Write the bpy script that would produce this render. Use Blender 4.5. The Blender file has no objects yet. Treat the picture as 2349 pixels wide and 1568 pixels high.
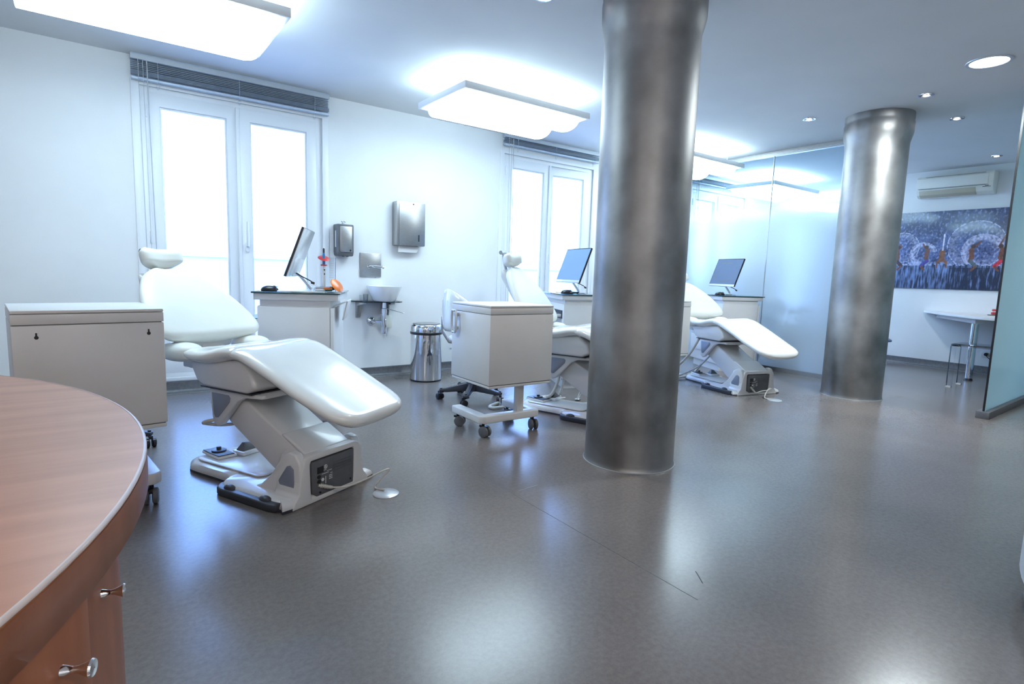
import bpy, bmesh, math, random
from mathutils import Vector, Matrix, noise
random.seed(7)
R = math.radians
SC = bpy.context.scene
COL = SC.collection
PI = math.pi
H = 2.584            # ceiling height
WY = 5.26            # window wall plane
WBX = 8.98           # picture wall plane

# ------------------------------------------------------------------ camera
cd = bpy.data.cameras.new('camera'); cam = bpy.data.objects.new('camera', cd); COL.objects.link(cam)
cd.sensor_width = 36.0; cd.lens = 36.0 * 1289.11 / 2349.0; cd.clip_start = 0.02; cd.clip_end = 200
yaw, pit, rol = R(36.49129), R(-6.83691), R(-1.84766)
F = Vector((math.cos(pit) * math.sin(yaw), math.cos(pit) * math.cos(yaw), math.sin(pit)))
R0 = Vector((math.cos(yaw), -math.sin(yaw), 0)); D0 = F.cross(R0)
Rr = math.cos(rol) * R0 + math.sin(rol) * D0
Dd = -math.sin(rol) * R0 + math.cos(rol) * D0
M = Matrix((Rr, -Dd, -F)).transposed().to_4x4(); M.translation = Vector((0, 0, 1.05))
cam.matrix_world = M
SC.camera = cam

# ------------------------------------------------------------------ view
SC.view_settings.view_transform = 'Standard'; SC.view_settings.look = 'None'
SC.view_settings.exposure = 1.15; SC.view_settings.gamma = 1.0; SC.view_settings.use_curve_mapping = False
SC.cycles.max_bounces = 10; SC.cycles.diffuse_bounces = 5; SC.cycles.glossy_bounces = 4
SC.cycles.transmission_bounces = 6; SC.cycles.transparent_max_bounces = 12
SC.cycles.caustics_reflective = False; SC.cycles.caustics_refractive = False
SC.cycles.sample_clamp_indirect = 6.0

# ------------------------------------------------------------------ sky (bright hazy noon outside)
SKY = 5.2
w = bpy.data.worlds.new('sky'); SC.world = w; w.use_nodes = True
nt = w.node_tree; nt.nodes.clear()
wo = nt.nodes.new('ShaderNodeOutputWorld'); bg = nt.nodes.new('ShaderNodeBackground')
tc = nt.nodes.new('ShaderNodeTexCoord'); sp = nt.nodes.new('ShaderNodeSeparateXYZ'); rp = nt.nodes.new('ShaderNodeValToRGB')
rp.color_ramp.elements[0].position = 0.0; rp.color_ramp.elements[0].color = (0.42, 0.64, 1.0, 1)
rp.color_ramp.elements[1].position = 0.45; rp.color_ramp.elements[1].color = (0.20, 0.42, 1.0, 1)
nt.links.new(tc.outputs['Generated'], sp.inputs[0]); nt.links.new(sp.outputs['Z'], rp.inputs[0])
nt.links.new(rp.outputs[0], bg.inputs[0]); bg.inputs[1].default_value = SKY
nt.links.new(bg.outputs[0], wo.inputs[0])

WINX = [(0.31, 1.70), (3.69, 5.08), (7.07, 8.46), (9.9, 11.3)]
WZ0, WZ1 = 0.12, 2.39
for i, (a, b) in enumerate(WINX):       # sky portals in the four window openings
    l = bpy.data.lights.new('sky_portal', 'AREA'); l.shape = 'RECTANGLE'
    l.size = b - a; l.size_y = WZ1 - WZ0; l.cycles.is_portal = True
    o = bpy.data.objects.new('sky_portal', l); COL.objects.link(o)
    o.location = ((a + b) / 2, WY + 0.16, (WZ0 + WZ1) / 2); o.rotation_euler = (R(-90), 0, 0)
    o['label'] = 'window portal'; o['kind'] = 'structure'

# ------------------------------------------------------------------ material helpers
def newmat(name):
    m = bpy.data.materials.new(name); m.use_nodes = True; m.node_tree.nodes.clear(); return m, m.node_tree
def principled(name, col, rough=0.5, metal=0.0, spec=0.5, coat=0.0, emis=None, estr=0.0, alpha=1.0):
    m, t = newmat(name)
    o = t.nodes.new('ShaderNodeOutputMaterial'); p = t.nodes.new('ShaderNodeBsdfPrincipled')
    p.inputs['Base Color'].default_value = (*col, 1); p.inputs['Roughness'].default_value = rough
    p.inputs['Metallic'].default_value = metal; p.inputs['Specular IOR Level'].default_value = spec
    p.inputs['Coat Weight'].default_value = coat; p.inputs['Coat Roughness'].default_value = 0.08
    if emis: p.inputs['Emission Color'].default_value = (*emis, 1); p.inputs['Emission Strength'].default_value = estr
    t.links.new(p.outputs[0], o.inputs[0]); return m
def noisy(name, c1, c2, scale=8, rough=0.5, r2=None, metal=0, spec=0.5, coat=0, stretch=(1, 1, 1), bump=0.0, detail=6, lo=0.35, hi=0.65):
    m = principled(name, c1, rough, metal, spec, coat); t = m.node_tree
    p = [n for n in t.nodes if n.type == 'BSDF_PRINCIPLED'][0]
    tcn = t.nodes.new('ShaderNodeTexCoord'); mp = t.nodes.new('ShaderNodeMapping'); mp.inputs['Scale'].default_value = stretch
    nz = t.nodes.new('ShaderNodeTexNoise'); nz.inputs['Scale'].default_value = scale; nz.inputs['Detail'].default_value = detail
    r = t.nodes.new('ShaderNodeValToRGB'); r.color_ramp.elements[0].position = lo; r.color_ramp.elements[1].position = hi
    r.color_ramp.elements[0].color = (*c1, 1); r.color_ramp.elements[1].color = (*c2, 1)
    t.links.new(tcn.outputs['Object'], mp.inputs[0]); t.links.new(mp.outputs[0], nz.inputs['Vector'])
    t.links.new(nz.outputs[0], r.inputs[0]); t.links.new(r.outputs[0], p.inputs['Base Color'])
    if r2 is not None:
        mr = t.nodes.new('ShaderNodeMapRange'); mr.inputs['From Min'].default_value = 0.3; mr.inputs['From Max'].default_value = 0.7
        mr.inputs['To Min'].default_value = rough; mr.inputs['To Max'].default_value = r2
        t.links.new(nz.outputs[0], mr.inputs[0]); t.links.new(mr.outputs[0], p.inputs['Roughness'])
    if bump:
        b = t.nodes.new('ShaderNodeBump'); b.inputs['Strength'].default_value = bump; b.inputs['Distance'].default_value = 0.01
        t.links.new(nz.outputs[0], b.inputs['Height']); t.links.new(b.outputs[0], p.inputs['Normal'])
    return m
def glassy(name, tint, fac=0.10, rough=0.0):
    m, t = newmat(name); o = t.nodes.new('ShaderNodeOutputMaterial'); mx = t.nodes.new('ShaderNodeMixShader')
    a = t.nodes.new('ShaderNodeBsdfTransparent'); a.inputs[0].default_value = (*tint, 1)
    g = t.nodes.new('ShaderNodeBsdfGlossy'); g.inputs['Roughness'].default_value = rough
    fr = t.nodes.new('ShaderNodeLayerWeight'); fr.inputs[0].default_value = fac
    t.links.new(fr.outputs['Fresnel'], mx.inputs[0]); t.links.new(a.outputs[0], mx.inputs[1]); t.links.new(g.outputs[0], mx.inputs[2])
    t.links.new(mx.outputs[0], o.inputs[0]); return m
def frosted(name, col, tint=None, z0=None, z1=None, gfac=0.1, diff=0.35, refr=0.35):
    """frosted glass: diffusely transmitting film behind a glossy face; clear above z1 when given"""
    m, t = newmat(name); o = t.nodes.new('ShaderNodeOutputMaterial')
    tr = t.nodes.new('ShaderNodeBsdfTranslucent'); tr.inputs[0].default_value = (*col, 1)
    df = t.nodes.new('ShaderNodeBsdfDiffuse'); df.inputs[0].default_value = (*col, 1)
    m1 = t.nodes.new('ShaderNodeMixShader'); m1.inputs[0].default_value = diff
    t.links.new(tr.outputs[0], m1.inputs[1]); t.links.new(df.outputs[0], m1.inputs[2])
    rf = t.nodes.new('ShaderNodeBsdfRefraction'); rf.inputs[0].default_value = (*col, 1); rf.inputs['Roughness'].default_value = .30; rf.inputs['IOR'].default_value = 1.35
    m0 = t.nodes.new('ShaderNodeMixShader'); m0.inputs[0].default_value = refr
    t.links.new(m1.outputs[0], m0.inputs[1]); t.links.new(rf.outputs[0], m0.inputs[2]); m1 = m0
    last = m1
    if z0 is not None:
        cl = t.nodes.new('ShaderNodeBsdfTransparent'); cl.inputs[0].default_value = (*tint, 1)
        tcn = t.nodes.new('ShaderNodeTexCoord'); s = t.nodes.new('ShaderNodeSeparateXYZ'); mr = t.nodes.new('ShaderNodeMapRange')
        mr.interpolation_type = 'SMOOTHSTEP'
        mr.inputs['From Min'].default_value = z0; mr.inputs['From Max'].default_value = z1
        t.links.new(tcn.outputs['Object'], s.inputs[0]); t.links.new(s.outputs['Z'], mr.inputs[0])
        m2 = t.nodes.new('ShaderNodeMixShader'); t.links.new(mr.outputs[0], m2.inputs[0])
        t.links.new(m1.outputs[0], m2.inputs[1]); t.links.new(cl.outputs[0], m2.inputs[2]); last = m2
    g = t.nodes.new('ShaderNodeBsdfGlossy'); g.inputs['Roughness'].default_value = 0.02
    fr = t.nodes.new('ShaderNodeLayerWeight'); fr.inputs[0].default_value = gfac
    m3 = t.nodes.new('ShaderNodeMixShader'); t.links.new(fr.outputs['Fresnel'], m3.inputs[0])
    t.links.new(last.outputs[0], m3.inputs[1]); t.links.new(g.outputs[0], m3.inputs[2]); t.links.new(m3.outputs[0], o.inputs[0])
    return m
def emissive(name, col, s):
    m, t = newmat(name); o = t.nodes.new('ShaderNodeOutputMaterial'); e = t.nodes.new('ShaderNodeEmission')
    e.inputs[0].default_value = (*col, 1); e.inputs[1].default_value = s; t.links.new(e.outputs[0], o.inputs[0]); return m

MT = {}
MT['wall'] = noisy('white_wall_paint', (.80, .81, .82), (.83, .84, .85), 3, 0.6)
MT['ceil'] = noisy('white_ceiling_paint', (.72, .73, .74), (.75, .76, .77), 2, 0.8)
MT['upvc'] = principled('white_window_plastic', (.80, .82, .85), 0.35)
MT['trolley'] = noisy('white_lacquered_metal', (.66, .655, .65), (.69, .685, .68), 5, 0.32, spec=0.5)
MT['plastic'] = principled('white_moulded_plastic', (.68, .68, .68), 0.3, coat=0.3)
MT['leather'] = noisy('white_upholstery', (.76, .78, .77), (.80, .81, .79), 6, 0.20, coat=0.6)
MT['leather_dull'] = noisy('cream_upholstery', (.74, .755, .71), (.77, .78, .74), 6, 0.42)
MT['dark'] = principled('dark_gap', (.03, .035, .05), 0.5)
MT['grey'] = noisy('grey_panel_plastic', (.10, .105, .115), (.13, .135, .145), 10, 0.45)
MT['greyblue'] = principled('grey_window_insert', (.22, .25, .32), 0.3)
MT['bumper'] = principled('dark_rubber_bumper', (.045, .05, .065), 0.4)
MT['black'] = principled('black_plastic', (.012, .012, .015), 0.3)
MT['chrome'] = principled('chrome', (.80, .81, .83), 0.06, metal=1)
MT['steel'] = noisy('brushed_steel', (.42, .42, .42), (.5, .5, .5), 40, 0.35, metal=1, stretch=(1, 1, 12))
MT['blind'] = noisy('blue_grey_blind_slat', (.48, .56, .68), (.56, .64, .75), 20, 0.45, metal=0.2)
MT['cord'] = principled('pale_cord', (.5, .52, .55), 0.6)
MT['tube'] = principled('cream_hose', (.55, .53, .48), 0.4)
MT['ceramic'] = principled('white_ceramic', (.85, .86, .88), 0.1, coat=0.5)
MT['greenglass'] = principled('dark_green_glass_edge', (.01, .06, .07), 0.05, coat=0.5)
MT['laminate'] = noisy('white_laminate', (.72, .72, .73), (.75, .75, .76), 4, 0.4)
MT['wood'] = noisy('cherry_wood', (.40, .145, .060), (.50, .20, .095), 2.2, 0.34, stretch=(1.0, 10, 1.0), coat=0.12, detail=8)
MT['wood_edge'] = noisy('cherry_wood_edge', (.23, .070, .024), (.30, .10, .040), 3, 0.42, stretch=(6, 6, .6), coat=0.05)
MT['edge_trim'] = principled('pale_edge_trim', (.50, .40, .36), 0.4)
MT['screen_on'] = principled('lit_blue_screen', (.03, .06, .10), 0.2, emis=(.20, .42, .95), estr=0.36)
MT['screen_dim'] = principled('dim_blue_screen', (.03, .05, .09), 0.12, emis=(.09, .17, .37), estr=0.35)
MT['alu'] = principled('silver_plastic', (.60, .63, .67), 0.3, metal=0.4)
MT['white_gloss'] = principled('glossy_white_shell', (.78, .80, .83), 0.15, coat=0.5)
MT['orange'] = principled('orange_translucent_shield', (.85, .20, .02), 0.25)
MT['red'] = principled('red_plastic', (.65, .05, .05), 0.35)
MT['blue'] = principled('blue_plastic', (.05, .25, .55), 0.35)
MT['clear'] = glassy('clear_acrylic', (.96, .97, .98), 0.08)
MT['winglass'] = glassy('window_glass', (.97, .98, 1.0), 0.04)
MT['shelfglass'] = glassy('shelf_glass', (.70, .82, .86), 0.3)
MT['ghost'] = glassy('clear_polycarbonate', (.975, .975, .99), 0.10)
MT['lampglow'] = emissive('lit_diffuser', (.66, .87, 1.0), 7.0)
MT['lampframe'] = principled('white_lamp_frame', (.88, .89, .89), 0.4)
MT['spotglow'] = emissive('lit_spot', (1.0, .85, .72), 14.0)
MT['discglow'] = emissive('lit_disc', (.85, .97, 1.0), 14.0)
MT['acwhite'] = principled('ivory_plastic', (.84, .82, .74), 0.4)
MT['acflap'] = principled('cream_flap', (.55, .50, .38), 0.45)
MT['outside'] = principled('white_render_wall', (.80, .80, .84), 0.8)
MT['outfloor'] = principled('pale_terrace_tile', (.62, .60, .58), 0.7)
MT['brick'] = noisy('pale_terracotta', (.80, .72, .68), (.88, .84, .82), 9, 0.8)
MT['palewin'] = principled('pale_distant_window', (.55, .56, .60), 0.5)
MT['leaf'] = noisy('dark_green_leaf', (.02, .09, .03), (.05, .16, .06), 20, 0.6)
MT['label'] = principled('white_print', (.75, .75, .75), 0.5)
MT['logo'] = emissive('logo_placeholder', (1, 1, 1), 1.0)
MT['bluegrey'] = principled('blue_grey_seat', (.10, .16, .28), 0.5)
MT['pillar'] = noisy('galvanised_steel', (.17, .165, .16), (.42, .41, .405), 2.6, 0.38, r2=0.52, metal=0.92, bump=0.04, detail=9, lo=0.3, hi=0.7)
MT['frost'] = frosted('frosted_partition_glass', (.88, .95, 1.0), tint=(.86, .94, .98), z0=1.75, z1=2.05, gfac=0.12, diff=0.5)
MT['frost2'] = frosted('frosted_teal_glass', (.82, 1.0, 1.0), gfac=0.10, diff=0.3, refr=0.1)
MT['glassedge'] = principled('green_glass_edge', (.02, .28, .22), 0.1)

def floor_mat():
    m = principled('speckled_vinyl_floor', (.1, .1, .1), 0.3, spec=0.5); t = m.node_tree
    p = [n for n in t.nodes if n.type == 'BSDF_PRINCIPLED'][0]
    tcn = t.nodes.new('ShaderNodeTexCoord')
    n1 = t.nodes.new('ShaderNodeTexNoise'); n1.inputs['Scale'].default_value = 55; n1.inputs['Detail'].default_value = 5; n1.inputs['Roughness'].default_value = .75
    n2 = t.nodes.new('ShaderNodeTexNoise'); n2.inputs['Scale'].default_value = 1.6; n2.inputs['Detail'].default_value = 4
    for n in (n1, n2): t.links.new(tcn.outputs['Object'], n.inputs['Vector'])
    r1 = t.nodes.new('ShaderNodeValToRGB'); r1.color_ramp.elements[0].position = .33; r1.color_ramp.elements[1].position = .62
    r1.color_ramp.elements[0].color = (.150, .131, .124, 1); r1.color_ramp.elements[1].color = (.188, .168, .160, 1)
    r2 = t.nodes.new('ShaderNodeValToRGB'); r2.color_ramp.elements[0].position = .3; r2.color_ramp.elements[1].position = .7
    r2.color_ramp.elements[0].color = (.88, .88, .88, 1); r2.color_ramp.elements[1].color = (1.08, 1.06, 1.06, 1)
    mx = t.nodes.new('ShaderNodeMix'); mx.data_type = 'RGBA'; mx.blend_type = 'MULTIPLY'; mx.inputs[0].default_value = 1
    t.links.new(n1.outputs[0], r1.inputs[0]); t.links.new(n2.outputs[0], r2.inputs[0])
    t.links.new(r1.outputs[0], mx.inputs[6]); t.links.new(r2.outputs[0], mx.inputs[7]); t.links.new(mx.outputs[2], p.inputs['Base Color'])
    mr = t.nodes.new('ShaderNodeMapRange'); mr.inputs['To Min'].default_value = .19; mr.inputs['To Max'].default_value = .27
    t.links.new(n2.outputs[0], mr.inputs[0]); t.links.new(mr.outputs[0], p.inputs['Roughness'])
    b = t.nodes.new('ShaderNodeBump'); b.inputs['Strength'].default_value = .03; b.inputs['Distance'].default_value = .004
    t.links.new(n1.outputs[0], b.inputs['Height']); t.links.new(b.outputs[0], p.inputs['Normal'])
    return m
MT['floor'] = floor_mat()
MT['base'] = noisy('vinyl_skirting', (.105, .105, .115), (.14, .14, .15), 40, 0.35)
MT['seam'] = principled('pale_weld_seam', (.30, .31, .33), 0.35)

# ------------------------------------------------------------------ mesh helpers
class MB:
    def __init__(s): s.v = []; s.f = []
    def add(s, vs, fs, T=None):
        k = len(s.v)
        for p in vs:
            p = Vector(p); s.v.append(T @ p if T is not None else p)
        for f in fs: s.f.append([k + i for i in f])
        return s
    def box(s, x0, x1, y0, y1, z0, z1, T=None):
        return s.add([(x0, y0, z0), (x1, y0, z0), (x1, y1, z0), (x0, y1, z0), (x0, y0, z1), (x1, y0, z1), (x1, y1, z1), (x0, y1, z1)],
                     [(0, 3, 2, 1), (4, 5, 6, 7), (0, 1, 5, 4), (1, 2, 6, 5), (2, 3, 7, 6), (3, 0, 4, 7)], T)
    def prism(s, poly, lo, hi, axis='z', T=None):
        """poly in the two remaining axes: z->(x,y), x->(y,z), y->(x,z)"""
        n = len(poly)
        def P(a, b, c):
            return {'z': (a, b, c), 'x': (c, a, b), 'y': (a, c, b)}[axis]
        vs = [P(a, b, lo) for a, b in poly] + [P(a, b, hi) for a, b in poly]
        fs = [tuple(range(n - 1, -1, -1)), tuple(range(n, 2 * n))] + [(i, (i + 1) % n, n + (i + 1) % n, n + i) for i in range(n)]
        return s.add(vs, fs, T)
    def ring(s, outer, inner, lo, hi, axis='z', T=None):
        n = len(outer)
        def P(a, b, c):
            return {'z': (a, b, c), 'x': (c, a, b), 'y': (a, c, b)}[axis]
        vs = []
        for L, c in ((outer, lo), (inner, lo), (outer, hi), (inner, hi)): vs += [P(a, b, c) for a, b in L]
        fs = []
        for i in range(n):
            j = (i + 1) % n
            fs += [(i, n + i, n + j, j), (2 * n + i, 2 * n + j, 3 * n + j, 3 * n + i), (i, j, 2 * n + j, 2 * n + i), (n + i, 3 * n + i, 3 * n + j, n + j)]
        return s.add(vs, fs, T)
    def lathe(s, prof, n=32, c=(0, 0, 0), T=None, cap=True):
        vs = []; fs = []
        for r, z in prof:
            for i in range(n):
                a = 2 * PI * i / n; vs.append((c[0] + r * math.cos(a), c[1] + r * math.sin(a), c[2] + z))
        m = len(prof)
        for k in range(m - 1):
            for i in range(n):
                j = (i + 1) % n; fs.append((k * n + i, k * n + j, (k + 1) * n + j, (k + 1) * n + i))
        if cap:
            fs.append(tuple(range(n - 1, -1, -1))); fs.append(tuple((m - 1) * n + i for i in range(n)))
        return s.add(vs, fs, T)
    def tube(s, pts, r, n=8, T=None, closed=False):
        pts = [Vector(p) for p in pts]; m = len(pts); vs = []; fs = []
        up = Vector((0, 0, 1)); prev = None
        for i, p in enumerate(pts):
            if closed: t = pts[(i + 1) % m] - pts[i - 1]
            else: t = pts[min(i + 1, m - 1)] - pts[max(i - 1, 0)]
            t.normalize()
            if prev is None:
                a = t.cross(up)
                if a.length < .1: a = t.cross(Vector((1, 0, 0)))
                a.normalize()
            else:
                a = prev - t * prev.dot(t); a.normalize()
            prev = a; b = t.cross(a)
            rr = r[i] if isinstance(r, (list, tuple)) else r
            for k in range(n):
                an = 2 * PI * k / n; vs.append(p + a * (rr * math.cos(an)) + b * (rr * math.sin(an)))
        for i in range(m if closed else m - 1):
            i2 = (i + 1) % m
            for k in range(n):
                k2 = (k + 1) % n; fs.append((i * n + k, i * n + k2, i2 * n + k2, i2 * n + k))
        if not closed:
            fs.append(tuple(range(n - 1, -1, -1))); fs.append(tuple((m - 1) * n + k for k in range(n)))
        return s.add(vs, fs, T)
    def cyl(s, a, b, r, n=16, T=None): return s.tube([a, b], r, n, T)
    def ell(s, c, rx, ry, rz, n=16, m=10, T=None, e=1.0):
        vs = []; fs = []
        def sp(v, e): return math.copysign(abs(v) ** e, v)
        for i in range(m + 1):
            ph = -PI / 2 + PI * i / m
            for k in range(n):
                th = 2 * PI * k / n
                vs.append((c[0] + rx * sp(math.cos(ph), e) * sp(math.cos(th), e), c[1] + ry * sp(math.cos(ph), e) * sp(math.sin(th), e), c[2] + rz * sp(math.sin(ph), e)))
        for i in range(m):
            for k in range(n):
                k2 = (k + 1) % n; fs.append((i * n + k, i * n + k2, (i + 1) * n + k2, (i + 1) * n + k))
        return s.add(vs, fs, T)
    def build(s, name, mat, parent=None, bevel=0, seg=2, smooth=40, sub=0):
        me = bpy.data.meshes.new(name); bm = bmesh.new()
        vv = [bm.verts.new(p) for p in s.v]
        for f in s.f:
            try: bm.faces.new([vv[i] for i in f])
            except ValueError: pass
        bmesh.ops.remove_doubles(bm, verts=bm.verts, dist=1e-5)
        bmesh.ops.dissolve_degenerate(bm, dist=1e-6, edges=bm.edges)
        bmesh.ops.recalc_face_normals(bm, faces=bm.faces)
        if bevel:
            es = [e for e in bm.edges if len(e.link_faces) == 2 and e.calc_face_angle(0) > R(28)]
            bmesh.ops.bevel(bm, geom=es, offset=bevel, segments=seg, affect='EDGES', clamp_overlap=True, profile=.5)
        bm.to_mesh(me); bm.free()
        if smooth:
            me.shade_smooth(); me.set_sharp_from_angle(angle=R(smooth))
        me.materials.append(MT[mat] if isinstance(mat, str) else mat)
        o = bpy.data.objects.new(name, me); COL.objects.link(o)
        if parent is not None: o.parent = parent
        if sub:
            md = o.modifiers.new('sub', 'SUBSURF'); md.levels = sub; md.render_levels = sub
        return o

def catmull(P, n=8, closed=False):
    P = [Vector(p) for p in P]; out = []; m = len(P)
    rng = range(m if closed else m - 1)
    for i in rng:
        if closed: a, b, c, d = P[i - 1], P[i], P[(i + 1) % m], P[(i + 2) % m]
        else: a, b, c, d = P[max(i - 1, 0)], P[i], P[i + 1], P[min(i + 2, m - 1)]
        for k in range(n):
            t = k / n
            out.append(.5 * ((2 * b) + (c - a) * t + (2 * a - 5 * b + 4 * c - d) * t * t + (3 * b - a - 3 * c + d) * t ** 3))
    if not closed: out.append(P[-1])
    return out
def rrect(x0, x1, y0, y1, r, n=5):
    out = []
    for cx, cy, a0 in ((x1 - r, y1 - r, 0), (x0 + r, y1 - r, 90), (x0 + r, y0 + r, 180), (x1 - r, y0 + r, 270)):
        for k in range(n + 1):
            a = R(a0 + 90 * k / n); out.append((cx + r * math.cos(a), cy + r * math.sin(a)))
    return out
def empty(name, loc=(0, 0, 0), rz=0, label=None, cat=None, group=None):
    o = bpy.data.objects.new(name, None); COL.objects.link(o); o.location = loc; o.rotation_euler = (0, 0, rz)
    o.empty_display_size = .1
    tag(o, label, cat, group); return o
def tag(o, label=None, cat=None, group=None, kind=None):
    if label: o['label'] = label
    if cat: o['category'] = cat
    if group: o['group'] = group
    if kind: o['kind'] = kind
    return o
def struct(o): o['kind'] = 'structure'; return o
def plabel(o, s): o['label'] = s; return o
def copy_tree(o, parent=None):
    c = o.copy(); COL.objects.link(c); c.parent = parent
    for ch in [x for x in COL.objects if x.parent == o]: copy_tree(ch, c)
    return c
def child(root, name):
    return [x for x in COL.objects if x.parent == root and x.name.split('.')[0] == name]

def pad(path, widths, thick, nt=20, edge=4.0, dish=0.0, ends=(0.5, 0.5), endlen=0.06):
    """upholstered cushion: path = [(y,z)..] spine, widths = half widths along it. Returns an MB."""
    P = catmull([(0, y, z) for y, z in path], 8); n = len(P)
    W = catmull([(wv, 0, 0) for wv in widths], 8 * (len(path) - 1) // max(1, len(widths) - 1)) if len(widths) > 1 else None
    L = [0]
    for i in range(1, n): L.append(L[-1] + (P[i] - P[i - 1]).length)
    tot = L[-1]
    # resample densely near the ends
    S = []
    for k in range(41):
        x = k / 40; S.append(.5 - .5 * math.cos(PI * x))
    def at(s, A, LL):
        d = s * tot
        for i in range(1, n):
            if LL[i] >= d or i == n - 1:
                f = (d - LL[i - 1]) / max(1e-9, LL[i] - LL[i - 1]); f = min(1, max(0, f)); return A[i - 1].lerp(A[i], f), (A[i] - A[i - 1]).normalized()
    def wat(s):
        x = s * (len(widths) - 1); i = min(int(x), len(widths) - 2); f = x - i
        f = f * f * (3 - 2 * f) if False else f
        a = widths[max(i - 1, 0)]; b = widths[i]; c = widths[i + 1]; d = widths[min(i + 2, len(widths) - 1)]
        return .5 * (2 * b + (c - a) * f + (2 * a - 5 * b + 4 * c - d) * f * f + (3 * b - a - 3 * c + d) * f ** 3)
    top = []; bot = []
    for s in S:
        p, t = at(s, P, L); nr = Vector((0, -t.z, t.y)); nr.normalize()
        if nr.z < 0: nr = -nr
        d0 = s * tot; d1 = (1 - s) * tot
        def rf(d, el):
            if el <= 0 or d >= el: return 1.0
            q = 1 - d / el; return math.sqrt(max(0.0, 1 - q * q))
        ee = rf(d0, thick * .5) * rf(d1, thick * .5)
        ee = max(ee, 0.02)
        wc = 1.0
        for d, r in ((d0, ends[0]), (d1, ends[1])):
            if r > 0 and d < r:
                q = 1 - d / r; wc = min(wc, 1 - (1 - math.sqrt(max(0, 1 - q * q))) * r / wat(s))
        wv = wat(s) * wc
        rt = []; rb = []
        for k in range(nt + 1):
            t_ = -math.cos(PI * k / nt)          # -1..1 dense at edges
            ht = (max(0, 1 - abs(t_) ** edge)) ** 0.5
            base = Vector((t_ * wv, p.y, p.z)) + nr * (dish * t_ * t_)
            rt.append(base + nr * (thick * .5 * ht * ee)); rb.append(base - nr * (thick * .5 * ht * ee))
        top.append(rt); bot.append(rb)
    mb = MB(); rows = len(S); vs = []
    for r_ in top: vs += r_
    for r_ in bot: vs += r_
    K = nt + 1; off = rows * K; fs = []
    for i in range(rows - 1):
        for k in range(nt):
            fs.append((i * K + k, i * K + k + 1, (i + 1) * K + k + 1, (i + 1) * K + k))
            fs.append((off + i * K + k, off + (i + 1) * K + k, off + (i + 1) * K + k + 1, off + i * K + k + 1))
        for k in (0, nt):
            fs.append((i * K + k, (i + 1) * K + k, off + (i + 1) * K + k, off + i * K + k))
    for i in (0, rows - 1):
        for k in range(nt): fs.append((i * K + k, i * K + k + 1, off + i * K + k + 1, off + i * K + k))
    return mb.add(vs, fs)

# ================================================================== THE ROOM
X0, Y0 = -2.9, -2.2
XE = 12.2
# floor and ceiling
struct(MB().box(X0, XE, Y0, WY + .02, -.1, 0).build('floor', 'floor', smooth=0))
struct(MB().box(X0, XE, Y0, WY + .30, H, H + .15).build('ceiling', 'ceil', smooth=0))
# window wall with four openings
mb = MB(); xs = X0
for a, b in WINX:
    mb.box(xs, a, WY, WY + .30, 0, H); mb.box(a, b, WY, WY + .30, 0, WZ0); mb.box(a, b, WY, WY + .30, WZ1, H); xs = b
mb.box(xs, XE, WY, WY + .30, 0, H)
struct(mb.build('wall_window_side', 'wall', smooth=0))
struct(MB().box(X0 - .2, X0, Y0, WY + .3, 0, H).build('wall_left', 'wall', smooth=0))
struct(MB().box(X0, WBX, Y0 - .2, Y0, 0, H).build('wall_rear', 'wall', smooth=0))
struct(MB().box(WBX, WBX + .15, Y0, 4.0, 0, H).build('wall_picture_side', 'wall', smooth=0))
struct(MB().box(WBX + .15, XE, 3.85, 4.0, 0, H).build('wall_next_room', 'wall', smooth=0))
struct(MB().box(XE, XE + .15, 3.85, WY + .3, 0, H).build('wall_far_end', 'wall', smooth=0))
# coved vinyl skirting
def skirting(name, x0, x1, along='x', pos=WY, s=-1):
    pr = [(0, 0), (s * .05, 0), (s * .05, .003), (s * .028, .010), (s * .014, .030), (s * .012, .088), (0, .092)]
    m = MB()
    if along == 'x': m.prism([(pos + a, b) for a, b in pr], x0, x1, 'x')
    else: m.prism([(pos + a, b) for a, b in pr], x0, x1, 'y')
    return struct(m.build(name, 'base', smooth=50))
skirting('baseboard_window_side', X0, XE)
skirting('baseboard_picture_side', Y0, 4.0, 'y', WBX, -1)
skirting('baseboard_left', Y0, WY, 'y', X0, 1)
struct(MB().box(X0, XE, WY - .056, WY - .05, 0, .0035).build('trim_1', 'seam', smooth=0))
struct(MB().box(WBX - .056, WBX - .05, Y0, 4.0, 0, .0035).build('trim_2', 'seam', smooth=0))
# welded seams and a scratch in the vinyl
def gp(px, py, z=0.0):       # floor point seen at a pixel of the photograph (used only to lay flat floor marks)
    d = Rr * ((px - 1174.5) / 1289.11) + Dd * ((py - 784) / 1289.11) + F
    k = (z - 1.05) / d.z; return Vector((d.x * k, d.y * k, z))
def strip(name, p, q, wd, mat):
    t = (q - p).normalized(); n = Vector((-t.y, t.x, 0)) * wd * .5
    m = MB(); m.add([p + n, q + n, q - n, p - n, p + n + Vector((0, 0, .0008)), q + n + Vector((0, 0, .0008)), q - n + Vector((0, 0, .0008)), p - n + Vector((0, 0, .0008))],
                    [(0, 3, 2, 1), (4, 5, 6, 7), (0, 1, 5, 4), (1, 2, 6, 5), (2, 3, 7, 6), (3, 0, 4, 7)])
    return struct(m.build(name, mat, smooth=0))
strip('trim_3', gp(1100, 1088), gp(1600, 1375), .0022, 'base')
strip('trim_4', gp(1190, 1125), gp(1234, 1112), .003, 'seam')
strip('trim_5', gp(1596, 1310), gp(1612, 1337), .003, 'dark')

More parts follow.
